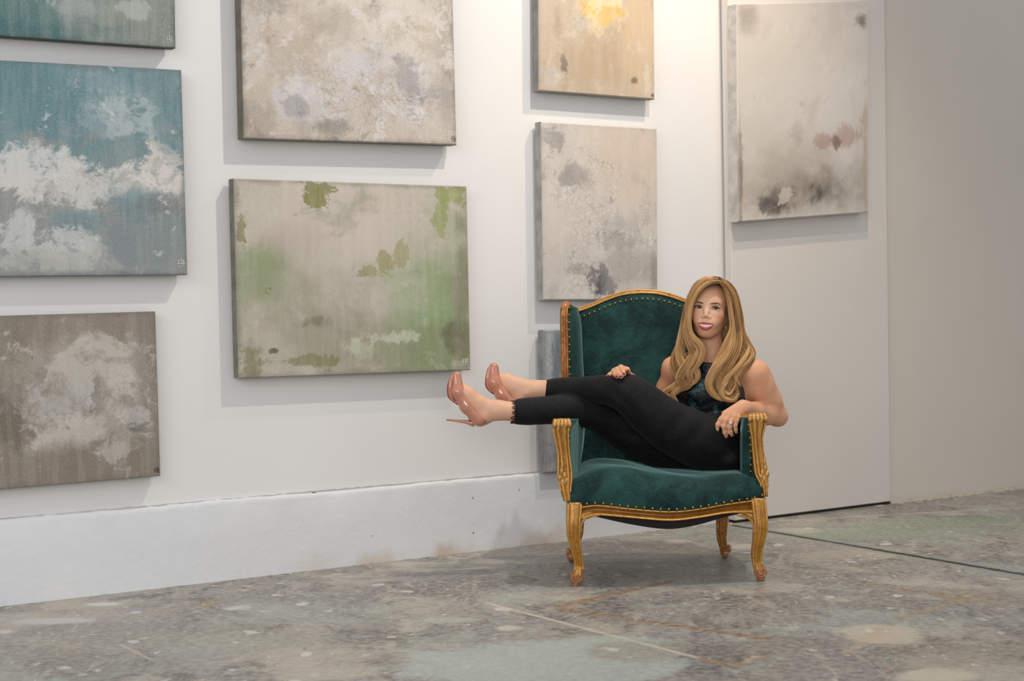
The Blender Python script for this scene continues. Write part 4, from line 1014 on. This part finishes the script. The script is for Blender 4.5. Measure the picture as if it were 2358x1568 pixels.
# far (right) leg
rleg=[(1180,949,6.170,.040),(1230,946,6.19,.042),(1290,943,6.22,.046),(1345,944,6.26,.055),(1395,956,6.31,.062),(1440,985,6.34,.076),(1500,1012,6.37,.086),(1570,1032,6.39,.096),(1620,1036,6.39,.10)]
lleg=[(1250,898,6.285,.0315),(1300,896,6.27,.034),(1350,896,6.235,.038),(1400,897,6.20,.047),(1437,904,6.175,.056),(1458,912,6.17,.062),(1490,942,6.18,.074),(1530,974,6.20,.083),(1585,1004,6.23,.092),(1640,1025,6.27,.098)]
def smooth(L,n=2):
    return catmull(L,len(L)*n)
for L in (rleg,lleg):
    c=smooth(L); k=.012
    sub=SDF(); sub.chain([P(*q[:3]) for q in c],[q[3] for q in c],.03)
    tr.custom(lambda p,s=sub: s(p,False),(sum(P(*q[:3]) for q in c)/len(c)),.42,.012)
tr.ell(P(1652,1032,6.34),(.118,.110,.085),.05); tr.ell(P(1672,1056,6.30),(.058,.12,.046),.03)
def folds(p,d):
    a=(d<.02)&(d>-.02)
    if a.any():
        q=p[a]; w=np.zeros(len(q))
        for c,dirv,n_,amp,R in FOLDS:
            e=q-c; r=np.sqrt((e*e).sum(1)); w+=amp*np.sin(e@dirv*n_+1.5*np.sin(e@np.array([9,7,11.])))*np.exp(-(r/R)**2)
        w+=.0010*vnoise(q,28.)
        d=d.copy(); d[a]+=w
    return d
FOLDS=[(P(1430,930,6.12),np.array([.75,0,.65]),95,.0030,.06),(P(1400,1000,6.22),np.array([.2,0,1.]),110,.0028,.08),(P(1590,990,6.15),np.array([.5,0,-.85]),80,.0026,.09),(P(1470,1010,6.2),np.array([.3,0,1.]),90,.0025,.08),
       (P(1650,1050,6.2),np.array([.9,0,.4]),70,.0030,.09),(P(1350,950,6.2),np.array([.9,0,.4]),60,.0015,.09),(P(1380,895,6.15),np.array([.9,0,.5]),70,.0015,.07)]
tr.post=folds
# open hems
h1=P(1186,949,6.17); h2=P(1256,898,6.285)
def cutpost(p,d):
    d=folds(p,d)
    n1=np.array([-1,0,.05]); e1=(p-h1)@n1; e2=(p-h2)@np.array([-1,0,.12])
    # cut far leg hem (only around the ankle cylinders)
    lower=p[:,1]<6.243
    e=np.where(p[:,0]<P(1262,900,6.3)[0]+.05,np.where(lower,e1,e2),-1)
    return np.maximum(d,e)
tr.post=cutpost
V,Q=nets(tr,P(1150,1110,5.95),P(1745,845,6.60),.0030)
trousers=pmesh('trousers',V,Q,TR)
# scalloped lace hems: net of fine threads around each ankle
def lace_hem(c,axis,R,l0,name='lace_hem'):
    ax=np.array(axis,float); ax/=np.linalg.norm(ax); a=np.cross(ax,[0,0,1.]); a/=np.linalg.norm(a); b_=np.cross(ax,a); b=MB(); n=13
    pt=lambda th,s: c+ax*s+(a*math.cos(th)+b_*math.sin(th))*(R+.001)
    for i in range(n):
        t0=2*math.pi*i/n; dt=2*math.pi/n
        L=l0*random.uniform(.7,1.25)
        arc=[pt(t0+dt*u,-.006+(L+.006)*math.sin(math.pi*u)**.7) for u in np.linspace(0,1,9)]
        b.tube(arc,.0011,5)
        for u in (.25,.5,.75):
            b.tube([pt(t0+dt*u,-.006),pt(t0+dt*(u+.08),L*math.sin(math.pi*u)**.7)],.0008,4)
        b.tube([pt(t0+dt*.1,L*.3),pt(t0+dt*.5,L*.45),pt(t0+dt*.9,L*.3)],.0008,4)
        for u in (.3,.5,.7): # picots
            q=pt(t0+dt*u,L*math.sin(math.pi*u)**.7); b.tube([q,q+ax*.004*random.uniform(.4,1.4)+a*random.uniform(-.001,.001)],.0006,4)
    return pbuild(b,name,TR,trousers)
lace_hem(P(1187,949,6.17),(-1,0,.05),.0405,.013); lace_hem(P(1257,898,6.285),(-1,0,.12),.0320,.012)
# ---- sleeveless top
def top_mat():
    m=NT('black_teal_lace_top'); v=coords(m)
    n=m.noise(v,38,5,.7,.6); n2=m.noise(v,14,4,.6); n3=m.noise(v,120,3,.7)
    c=m.mix(m.ramp(n3,.45,.65,0,.7),alb((10,12,16)),alb((28,32,38)))
    c=m.mix(m.math('MULTIPLY',m.ramp(n,.53,.61),m.ramp(n2,.38,.55)),c,alb((54,92,98)))
    m.set(Base_Color=c,Roughness=m.ramp(n,.4,.65,.65,.3),Specular_IOR_Level=.4); m.bump(m.math('ADD',n3,n),.0015,.6); return m.m
tp=SDF()
tp.ell(P(1645,905,6.39),(.131,.088,.131),.04)
tp.ell(P(1645,965,6.38),(.107,.083,.09),.05)
tp.ell(P(1656,1022,6.335),(.104,.102,.068),.04)
tp.ell(P(1612,905,6.315),(.050,.040,.047),.035); tp.ell(P(1680,908,6.305),(.052,.042,.048),.035)
tp.chain([P(1605,850,6.395),P(1640,832,6.375),P(1680,850,6.39)],[.045,.060,.045],.05)
tp.cone(P(1640,905,6.32),P(1638,850,6.335),.03,.026,.04)
# armholes and neckline
tp.cone(P(1746,872,6.2),P(1746,868,6.6),.062,.062,.006,-1); tp.cone(P(1734,832,6.2),P(1734,832,6.6),.075,.075,.006,-1)
tp.cone(P(1556,874,6.2),P(1556,870,6.6),.055,.055,.006,-1); tp.cone(P(1556,828,6.2),P(1556,828,6.6),.085,.085,.006,-1)
tp.half(P(1640,827,6.37),(.03,-.25,1.),.004)
def tpost(p,d):
    a=(d<.02)&(d>-.02)
    if a.any():
        q=p[a]; z=q[:,2]; zw=P(1640,960,6.3)[2]; w=.0034*np.sin((z-zw)*150+q[:,0]*16+2*np.sin(q[:,0]*30))*np.exp(-((z-zw)/.05)**2)
        w+=.0012*vnoise(q,35.,3); d=d.copy(); d[a]+=w
    return d
tp.post=tpost
V,Q=nets(tp,P(1500,1110,6.05),P(1790,800,6.60),.0028)
topo=pmesh('sleeveless_top',V,Q,top_mat())
# lace peplum falling over the hip
b=MB(); G=[]
N=70
for i in range(N):
    u=i/(N-1); row=[]
    x=1598+112*u; y0=958+14*math.sin(u*3.1)+20*(1-u)*.5
    for j in range(14):
        v=j/13; L=60+34*math.sin(u*2.6+.2)+7*abs(math.sin(u*24)); 
        px=x+v*(10*(u-.3)); py=y0+v*L; Y=6.262-.055*math.sin(math.pi*min(1,v*.75+.1))-.012*math.sin(u*34+v*2)*v+.07*max(0,u-.72)/.28-.02*(1-u)
        row.append(tuple(P(px,py,Y)))
    G.append(row)
b.grid(G); o=pbuild(b,'peplum',TR,topo); sm_=o.modifiers.new('solid','SOLIDIFY'); sm_.thickness=.002
# ---- shoes
def shoe_mat():
    m=NT('nude_patent_leather'); m.set(Base_Color=alb((196,132,106)),Roughness=.12,Specular_IOR_Level=.6,Coat_Weight=.7,Coat_Roughness=.05); return m.m
SH=shoe_mat(); REDS=simple('red_sole',(150,34,34),.3)
def shoe(toe,ball,mid,heel,thr,top,Y,dY,heel_tip,scale=1.0,name='shoe'):
    """all in photo pixels on the foot's own plane (depth Y), half width dY"""
    q=lambda p,dy=0: P(p[0],p[1],Y+dy)
    s=SDF()
    for dy in (-1,1):
        s.chain([q(toe,dy*.012),q(ball,dy*.020)],[.0175,.024],.012)
        s.chain([q(ball,dy*.020),q(mid,dy*.014),q(heel,dy*.008)],[.024,.0255,.029],.012)
    n=np.array([top[1]-thr[1],-(top[0]-thr[0])],float); n/=np.linalg.norm(n)   # pixel normal pointing to the instep
    n3=CR*n[0]-CU*n[1]; n3/=np.linalg.norm(n3)
    lo=q(thr); tdir=q(toe)-q(ball); tdir/=np.linalg.norm(tdir)
    mid3=(q(thr)+q(top))/2-n3*.012
    def post(p,d):
        cutd=(p-lo)@n3
        # topline dips towards the side of the foot
        along=(p-q(thr))@((q(top)-q(thr))/np.linalg.norm(q(top)-q(thr))); Lh=np.linalg.norm(q(top)-q(thr))
        dip=.013*np.sin(np.clip(along/Lh,0,1)*math.pi)
        throat=(p-lo)@tdir
        a_=cutd+dip; b_=-(throat+.002); hh=np.maximum(.02-np.abs(a_-b_),0)/.02; cutd=np.minimum(a_,b_)-hh*hh*.005
        return np.maximum(d,cutd)
    s.post=post
    lo_=np.minimum.reduce([q(toe),q(ball),q(heel),q(mid)])-[.06,.07,.06]; hi_=np.maximum.reduce([q(toe),q(ball),q(heel),q(mid)])+[.06,.07,.06]
    V,Q=nets(s,lo_,hi_,.0022)
    o=pmesh(name,V,Q,SH)
    return o
o1=shoe((1051,866),(1054,902),(1075,935),(1104,963),(1061,889),(1123,969),6.15,.04,None)
o2=shoe((1137,846),(1138,880),(1156,908),(1188,932),(1150,865),(1206,936),6.28,.04,None)
o1['label']='near shoe with its stiletto heel pointing left'; o2['label']='far shoe partly hidden behind the near ankle'
def sole(parent,line,Y,rs,wid):
    b=MB(); c=catmull(line,30); w_=np.interp(np.linspace(0,1,30),np.linspace(0,1,len(wid)),wid); r=np.interp(np.linspace(0,1,30),np.linspace(0,1,len(rs)),rs)
    G=[]
    for i in range(30):
        t=c[min(i+1,29)]-c[max(i-1,0)]; t=t/np.linalg.norm(t); nrm=np.array([-t[1],t[0]])
        row=[]
        for k in range(20):
            a=2*math.pi*k/20; ca,sa=math.cos(a),math.sin(a); e=.5
            ox=math.copysign(abs(ca)**e,ca)*r[i]; oy=math.copysign(abs(sa)**e,sa)*w_[i]
            row.append(tuple(P(c[i][0]+nrm[0]*ox/SK,c[i][1]+nrm[1]*ox/SK,Y+oy)))
        G.append(row)
    b.grid(G,closev=True,capu=True); return b
b=sole(None,[(1047,858),(1040,870),(1036,890),(1037,912),(1047,926)],6.15,[.004,.0075,.0085,.0085,.005],[.014,.030,.037,.034,.026]); pbuild(b,'platform',SH,o1)
b=sole(None,[(1037,868),(1031,889),(1032,912),(1043,924),(1060,936),(1075,954),(1083,970)],6.15,[.0022]*7,[.018,.033,.035,.028,.020,.016,.012]); pbuild(b,'red_sole',REDS,o1,label='thin red underside of the shoe')
b=MB(); b.tube([P(1092,974,6.155),P(1084,974,6.155),P(1074,971.5,6.155),P(1055,969.5,6.155),P(1028,966.5,6.155)],[.014,.011,.0070,.0045,.0034],14); pbuild(b,'stiletto_heel',SH,o1)
b=sole(None,[(1133,838),(1127,850),(1123,870),(1124,890),(1134,904)],6.28,[.004,.0075,.0085,.0085,.005],[.014,.030,.037,.034,.026]); pbuild(b,'platform',SH,o2)
b=sole(None,[(1123,850),(1119,870),(1119,889),(1129,902),(1144,912),(1158,926),(1166,940)],6.28,[.0022]*7,[.018,.033,.035,.028,.020,.016,.012]); pbuild(b,'red_sole',REDS,o2,label='thin red underside of the shoe')
b=MB(); b.tube([P(1176,944,6.285),P(1168,944,6.285),P(1158,942,6.285),P(1140,940,6.285),P(1113,937,6.285)],[.014,.011,.0070,.0045,.0034],14); pbuild(b,'stiletto_heel',SH,o2)
# ---- hair: a scalp volume plus long waved locks made of fine strands
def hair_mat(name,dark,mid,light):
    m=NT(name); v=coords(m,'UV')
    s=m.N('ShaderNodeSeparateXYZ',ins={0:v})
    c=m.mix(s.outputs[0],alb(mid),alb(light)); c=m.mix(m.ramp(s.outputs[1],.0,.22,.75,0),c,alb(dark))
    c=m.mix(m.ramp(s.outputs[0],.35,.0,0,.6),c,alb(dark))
    m.set(Base_Color=c,Roughness=.38,Specular_IOR_Level=.5,Anisotropic=.4); return m.m
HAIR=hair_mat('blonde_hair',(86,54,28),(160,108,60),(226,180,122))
def strands(guides,nper,name,rad=.0011,seg=32,parent=None):
    """guide: list of (px,py,Y,width m,depth m)"""
    Vs=[];Fs=[];UV=[];nv=0; K=3
    for g in guides:
        pts,cnt,tone=g; cnt=int(cnt*nper)
        c=catmull(pts,seg); pos=np.array([P(*q[:3]) for q in c]); wa=c[:,3]; wd=c[:,4]
        T=np.gradient(pos,axis=0); T/=np.linalg.norm(T,axis=1)[:,None]
        view=CAM-pos; view/=np.linalg.norm(view,axis=1)[:,None]
        S=np.cross(T,view); S/=np.linalg.norm(S,axis=1)[:,None]; Nn=np.cross(S,T)
        t=np.linspace(0,1,seg)
        tw=RNG.uniform(1.2,2.6)
        for k in range(cnt):
            r=math.sqrt(RNG.random()); a=RNG.random()*2*math.pi+t*tw*RNG.uniform(.4,1.)
            ph=RNG.uniform(0,6.28); fr=RNG.uniform(2,5)
            env=1.0
            off=S*(wa*(r*np.cos(a)+.07*np.sin(t*fr*3+ph))*env)[:,None]+Nn*(wd*(r*np.sin(a)))[:,None]
            L=RNG.uniform(.86,1.0) if RNG.random()<.5 else 1.0
            p=pos+off
            if L<1:
                ti=t*L; p=np.stack([np.interp(ti,t,p[:,i]) for i in range(3)],1)
            rr=rad*RNG.uniform(.7,1.5)*np.interp(t,[0,.1,.8,1],[.7,1,1,.25])
            ring=[]
            for j in range(K):
                b_=2*math.pi*j/K+.5; ring.append(p+S*(rr*math.cos(b_))[:,None]+Nn*(rr*math.sin(b_))[:,None])
            R_=np.stack(ring,1).reshape(-1,3); Vs.append(R_)
            i=np.arange(seg-1)[:,None]; j=np.arange(K)[None,:]; j2=(j+1)%K
            Fs.append((np.stack([i*K+j,i*K+j2,(i+1)*K+j2,(i+1)*K+j],-1).reshape(-1,4))+nv); nv+=seg*K
            depth=.5+.5*r*math.sin(float(a[0])) 
            u=np.clip(RNG.normal(tone+.22*math.sin(a[0]*2+r*5+len(Vs)//40),.24),0.02,.98)
            UV.append(np.stack([np.full(seg*K,u),np.repeat(t,K)],1))
    V=np.concatenate(Vs); Q=np.concatenate(Fs); UVa=np.concatenate(UV)
    o=pmesh(name,V,Q,HAIR,True,parent)
    ul=o.data.uv_layers.new(name='uv'); li=np.empty(len(o.data.loops),int); o.data.loops.foreach_get('vertex_index',li)
    ul.data.foreach_set('uv',UVa[li].ravel()); return o
# scalp cap
cap=SDF()
cap.ell(h(0,-.024,.030),(.075,.090,.074),.02,1,HM)
cap.cone(h(-.062,-.01,.0),h(-.066,-.02,-.10),.026,.030,.03); cap.cone(h(.060,-.01,.0),h(.070,-.02,-.10),.026,.030,.03)
cap.cone(h(0,-.06,.0),h(0,-.055,-.12),.065,.06,.03)
# open the face
cap.ell(h(-.003,.095,-.022),(.0560,.105,.086),.008,-1,HM)
V,Q=nets(cap,P(1540,880,6.1),P(1730,620,6.6),.003)
co=pmesh('hair_base',V,Q,simple('hair_under',(112,80,46),.6))
w=.012
G=[]
A_=lambda pts,cnt,tone: G.append((pts,cnt,tone))
# parting near (1657,652); left sweep (photo left), front lock outlining the face
A_([(1655,651,6.27,.004,.004),(1630,652,6.255,.008,.006),(1608,670,6.262,.007,.007),(1593,702,6.275,.007,.008),(1587,740,6.28,.008,.010),(1592,772,6.285,.012,.012),(1612,800,6.28,.018,.014),(1606,830,6.27,.020,.014),(1588,856,6.27,.016,.012),(1592,880,6.27,.008,.008)],60,.72)
A_([(1655,648,6.29,.005,.005),(1622,650,6.275,.010,.008),(1599,678,6.285,.010,.010),(1587,720,6.295,.010,.012),(1581,760,6.295,.014,.014),(1590,790,6.29,.018,.016),(1600,815,6.29,.020,.016),(1585,842,6.28,.022,.016),(1566,868,6.28,.018,.014),(1572,895,6.28,.008,.008)],70,.55)
A_([(1650,643,6.32,.006,.008),(1612,652,6.31,.012,.012),(1588,690,6.32,.014,.014),(1582,735,6.33,.012,.016),(1575,775,6.33,.016,.018),(1566,810,6.33,.020,.018),(1580,835,6.32,.022,.018),(1596,860,6.30,.020,.014),(1586,886,6.29,.014,.012),(1562,898,6.29,.008,.008)],80,.45)
A_([(1645,640,6.35,.006,.010),(1606,655,6.35,.012,.014),(1586,700,6.36,.012,.016),(1578,750,6.36,.012,.018),(1566,795,6.36,.016,.018),(1554,830,6.35,.018,.018),(1560,858,6.33,.018,.016),(1568,885,6.31,.016,.014),(1551,905,6.30,.012,.010),(1538,898,6.30,.007,.006)],80,.40)
A_([(1594,845,6.32,.003,.003),(1585,870,6.30,.010,.010),(1570,888,6.29,.012,.010),(1556,900,6.285,.011,.010),(1550,912,6.285,.010,.008),(1560,928,6.285,.007,.007)],45,.6)
A_([(1572,860,6.33,.003,.003),(1560,880,6.30,.009,.009),(1545,893,6.29,.010,.008),(1530,902,6.29,.008,.007),(1540,912,6.29,.008,.007),(1553,924,6.285,.005,.005),(1559,934,6.285,.003,.003)],40,.6)
A_([(1576,700,6.36,.002,.002),(1571,760,6.33,.012,.012),(1563,810,6.315,.015,.012),(1574,842,6.29,.018,.012),(1602,850,6.275,.013,.010),(1606,872,6.27,.009,.009),(1590,888,6.27,.005,.005)],60,.65)
# right of the parting
A_([(1656,650,6.28,.004,.004),(1668,662,6.275,.006,.006),(1678,690,6.285,.008,.008),(1683,725,6.29,.009,.010),(1686,758,6.29,.011,.012),(1676,790,6.275,.016,.014),(1662,822,6.265,.018,.014),(1646,852,6.255,.018,.014),(1632,880,6.25,.015,.012),(1640,905,6.25,.012,.010),(1664,921,6.25,.008,.008)],75,.68)
A_([(1658,646,6.31,.005,.006),(1676,660,6.31,.009,.010),(1690,695,6.32,.011,.012),(1696,740,6.33,.013,.014),(1700,775,6.32,.016,.016),(1693,808,6.30,.020,.016),(1674,838,6.28,.022,.016),(1655,866,6.265,.020,.014),(1652,894,6.26,.016,.012),(1672,918,6.255,.012,.010),(1690,915,6.255,.006,.006)],85,.5)
A_([(1655,642,6.34,.006,.008),(1682,660,6.35,.010,.012),(1698,705,6.36,.012,.014),(1704,755,6.37,.014,.016),(1712,790,6.36,.018,.018),(1718,815,6.34,.022,.018),(1704,842,6.31,.022,.016),(1684,866,6.28,.020,.014),(1676,892,6.27,.016,.012),(1690,914,6.265,.010,.010),(1700,898,6.265,.006,.006)],85,.42)
A_([(1650,640,6.37,.006,.010),(1686,664,6.38,.010,.014),(1702,715,6.39,.012,.016),(1708,765,6.39,.013,.016),(1722,795,6.37,.016,.016),(1731,815,6.34,.016,.014),(1722,838,6.31,.015,.012),(1702,858,6.285,.016,.012),(1692,880,6.275,.014,.010),(1699,905,6.27,.007,.007)],75,.45)
A_([(1688,730,6.31,.002,.002),(1690,760,6.29,.006,.006),(1684,795,6.265,.012,.010),(1672,820,6.25,.014,.010),(1652,842,6.24,.016,.010),(1636,866,6.235,.014,.010),(1634,890,6.235,.012,.010),(1650,914,6.24,.009,.008),(1676,924,6.245,.004,.004)],60,.8)
A_([(1712,770,6.38,.002,.002),(1724,800,6.34,.006,.006),(1714,826,6.30,.009,.009),(1694,850,6.27,.010,.009),(1672,872,6.25,.010,.008),(1664,895,6.25,.009,.008),(1680,908,6.25,.006,.006),(1694,888,6.255,.003,.003)],45,.7)
A_([(1716,780,6.38,.002,.002),(1733,812,6.33,.005,.005),(1722,834,6.30,.006,.006),(1700,852,6.275,.006,.006),(1692,868,6.27,.006,.006),(1700,880,6.272,.004,.004),(1706,890,6.272,.002,.002)],22,.65)
A_([(1686,860,6.275,.003,.003),(1672,880,6.25,.007,.007),(1660,900,6.24,.010,.008),(1668,918,6.24,.009,.008),(1690,922,6.25,.007,.006),(1702,905,6.26,.004,.004)],35,.6)
# crown strands over the cap
for i in range(11):
    u=i/10; A_([(1654,644-5*math.sin(u*3.1),6.275+.11*u,.004,.006),(1626-6*u,646-4*math.sin(u*3.1),6.27+.11*u,.008,.010),(1599-6*u,672,6.29+.09*u,.010,.010),(1586-3*u,720,6.30+.08*u,.009,.010),(1580-5*u,770,6.31+.07*u,.010,.010)],26,.45+.2*(1-u))
    A_([(1655,644-5*math.sin(u*3.1),6.28+.10*u,.004,.006),(1673+3*u,655,6.29+.09*u,.007,.010),(1690+6*u,690,6.30+.09*u,.008,.010),(1697+7*u,735,6.31+.08*u,.009,.010),(1702+8*u,775,6.32+.07*u,.010,.010)],26,.38)
A_([(1646,645,6.272,.003,.004),(1655,648,6.268,.005,.006),(1664,654,6.27,.008,.006),(1674,672,6.28,.006,.006),(1680,700,6.29,.005,.006)],40,.2)
A_([(1660,649,6.274,.003,.004),(1650,647,6.265,.005,.006),(1632,650,6.258,.008,.006),(1616,664,6.262,.006,.006),(1603,690,6.272,.004,.006)],40,.3)
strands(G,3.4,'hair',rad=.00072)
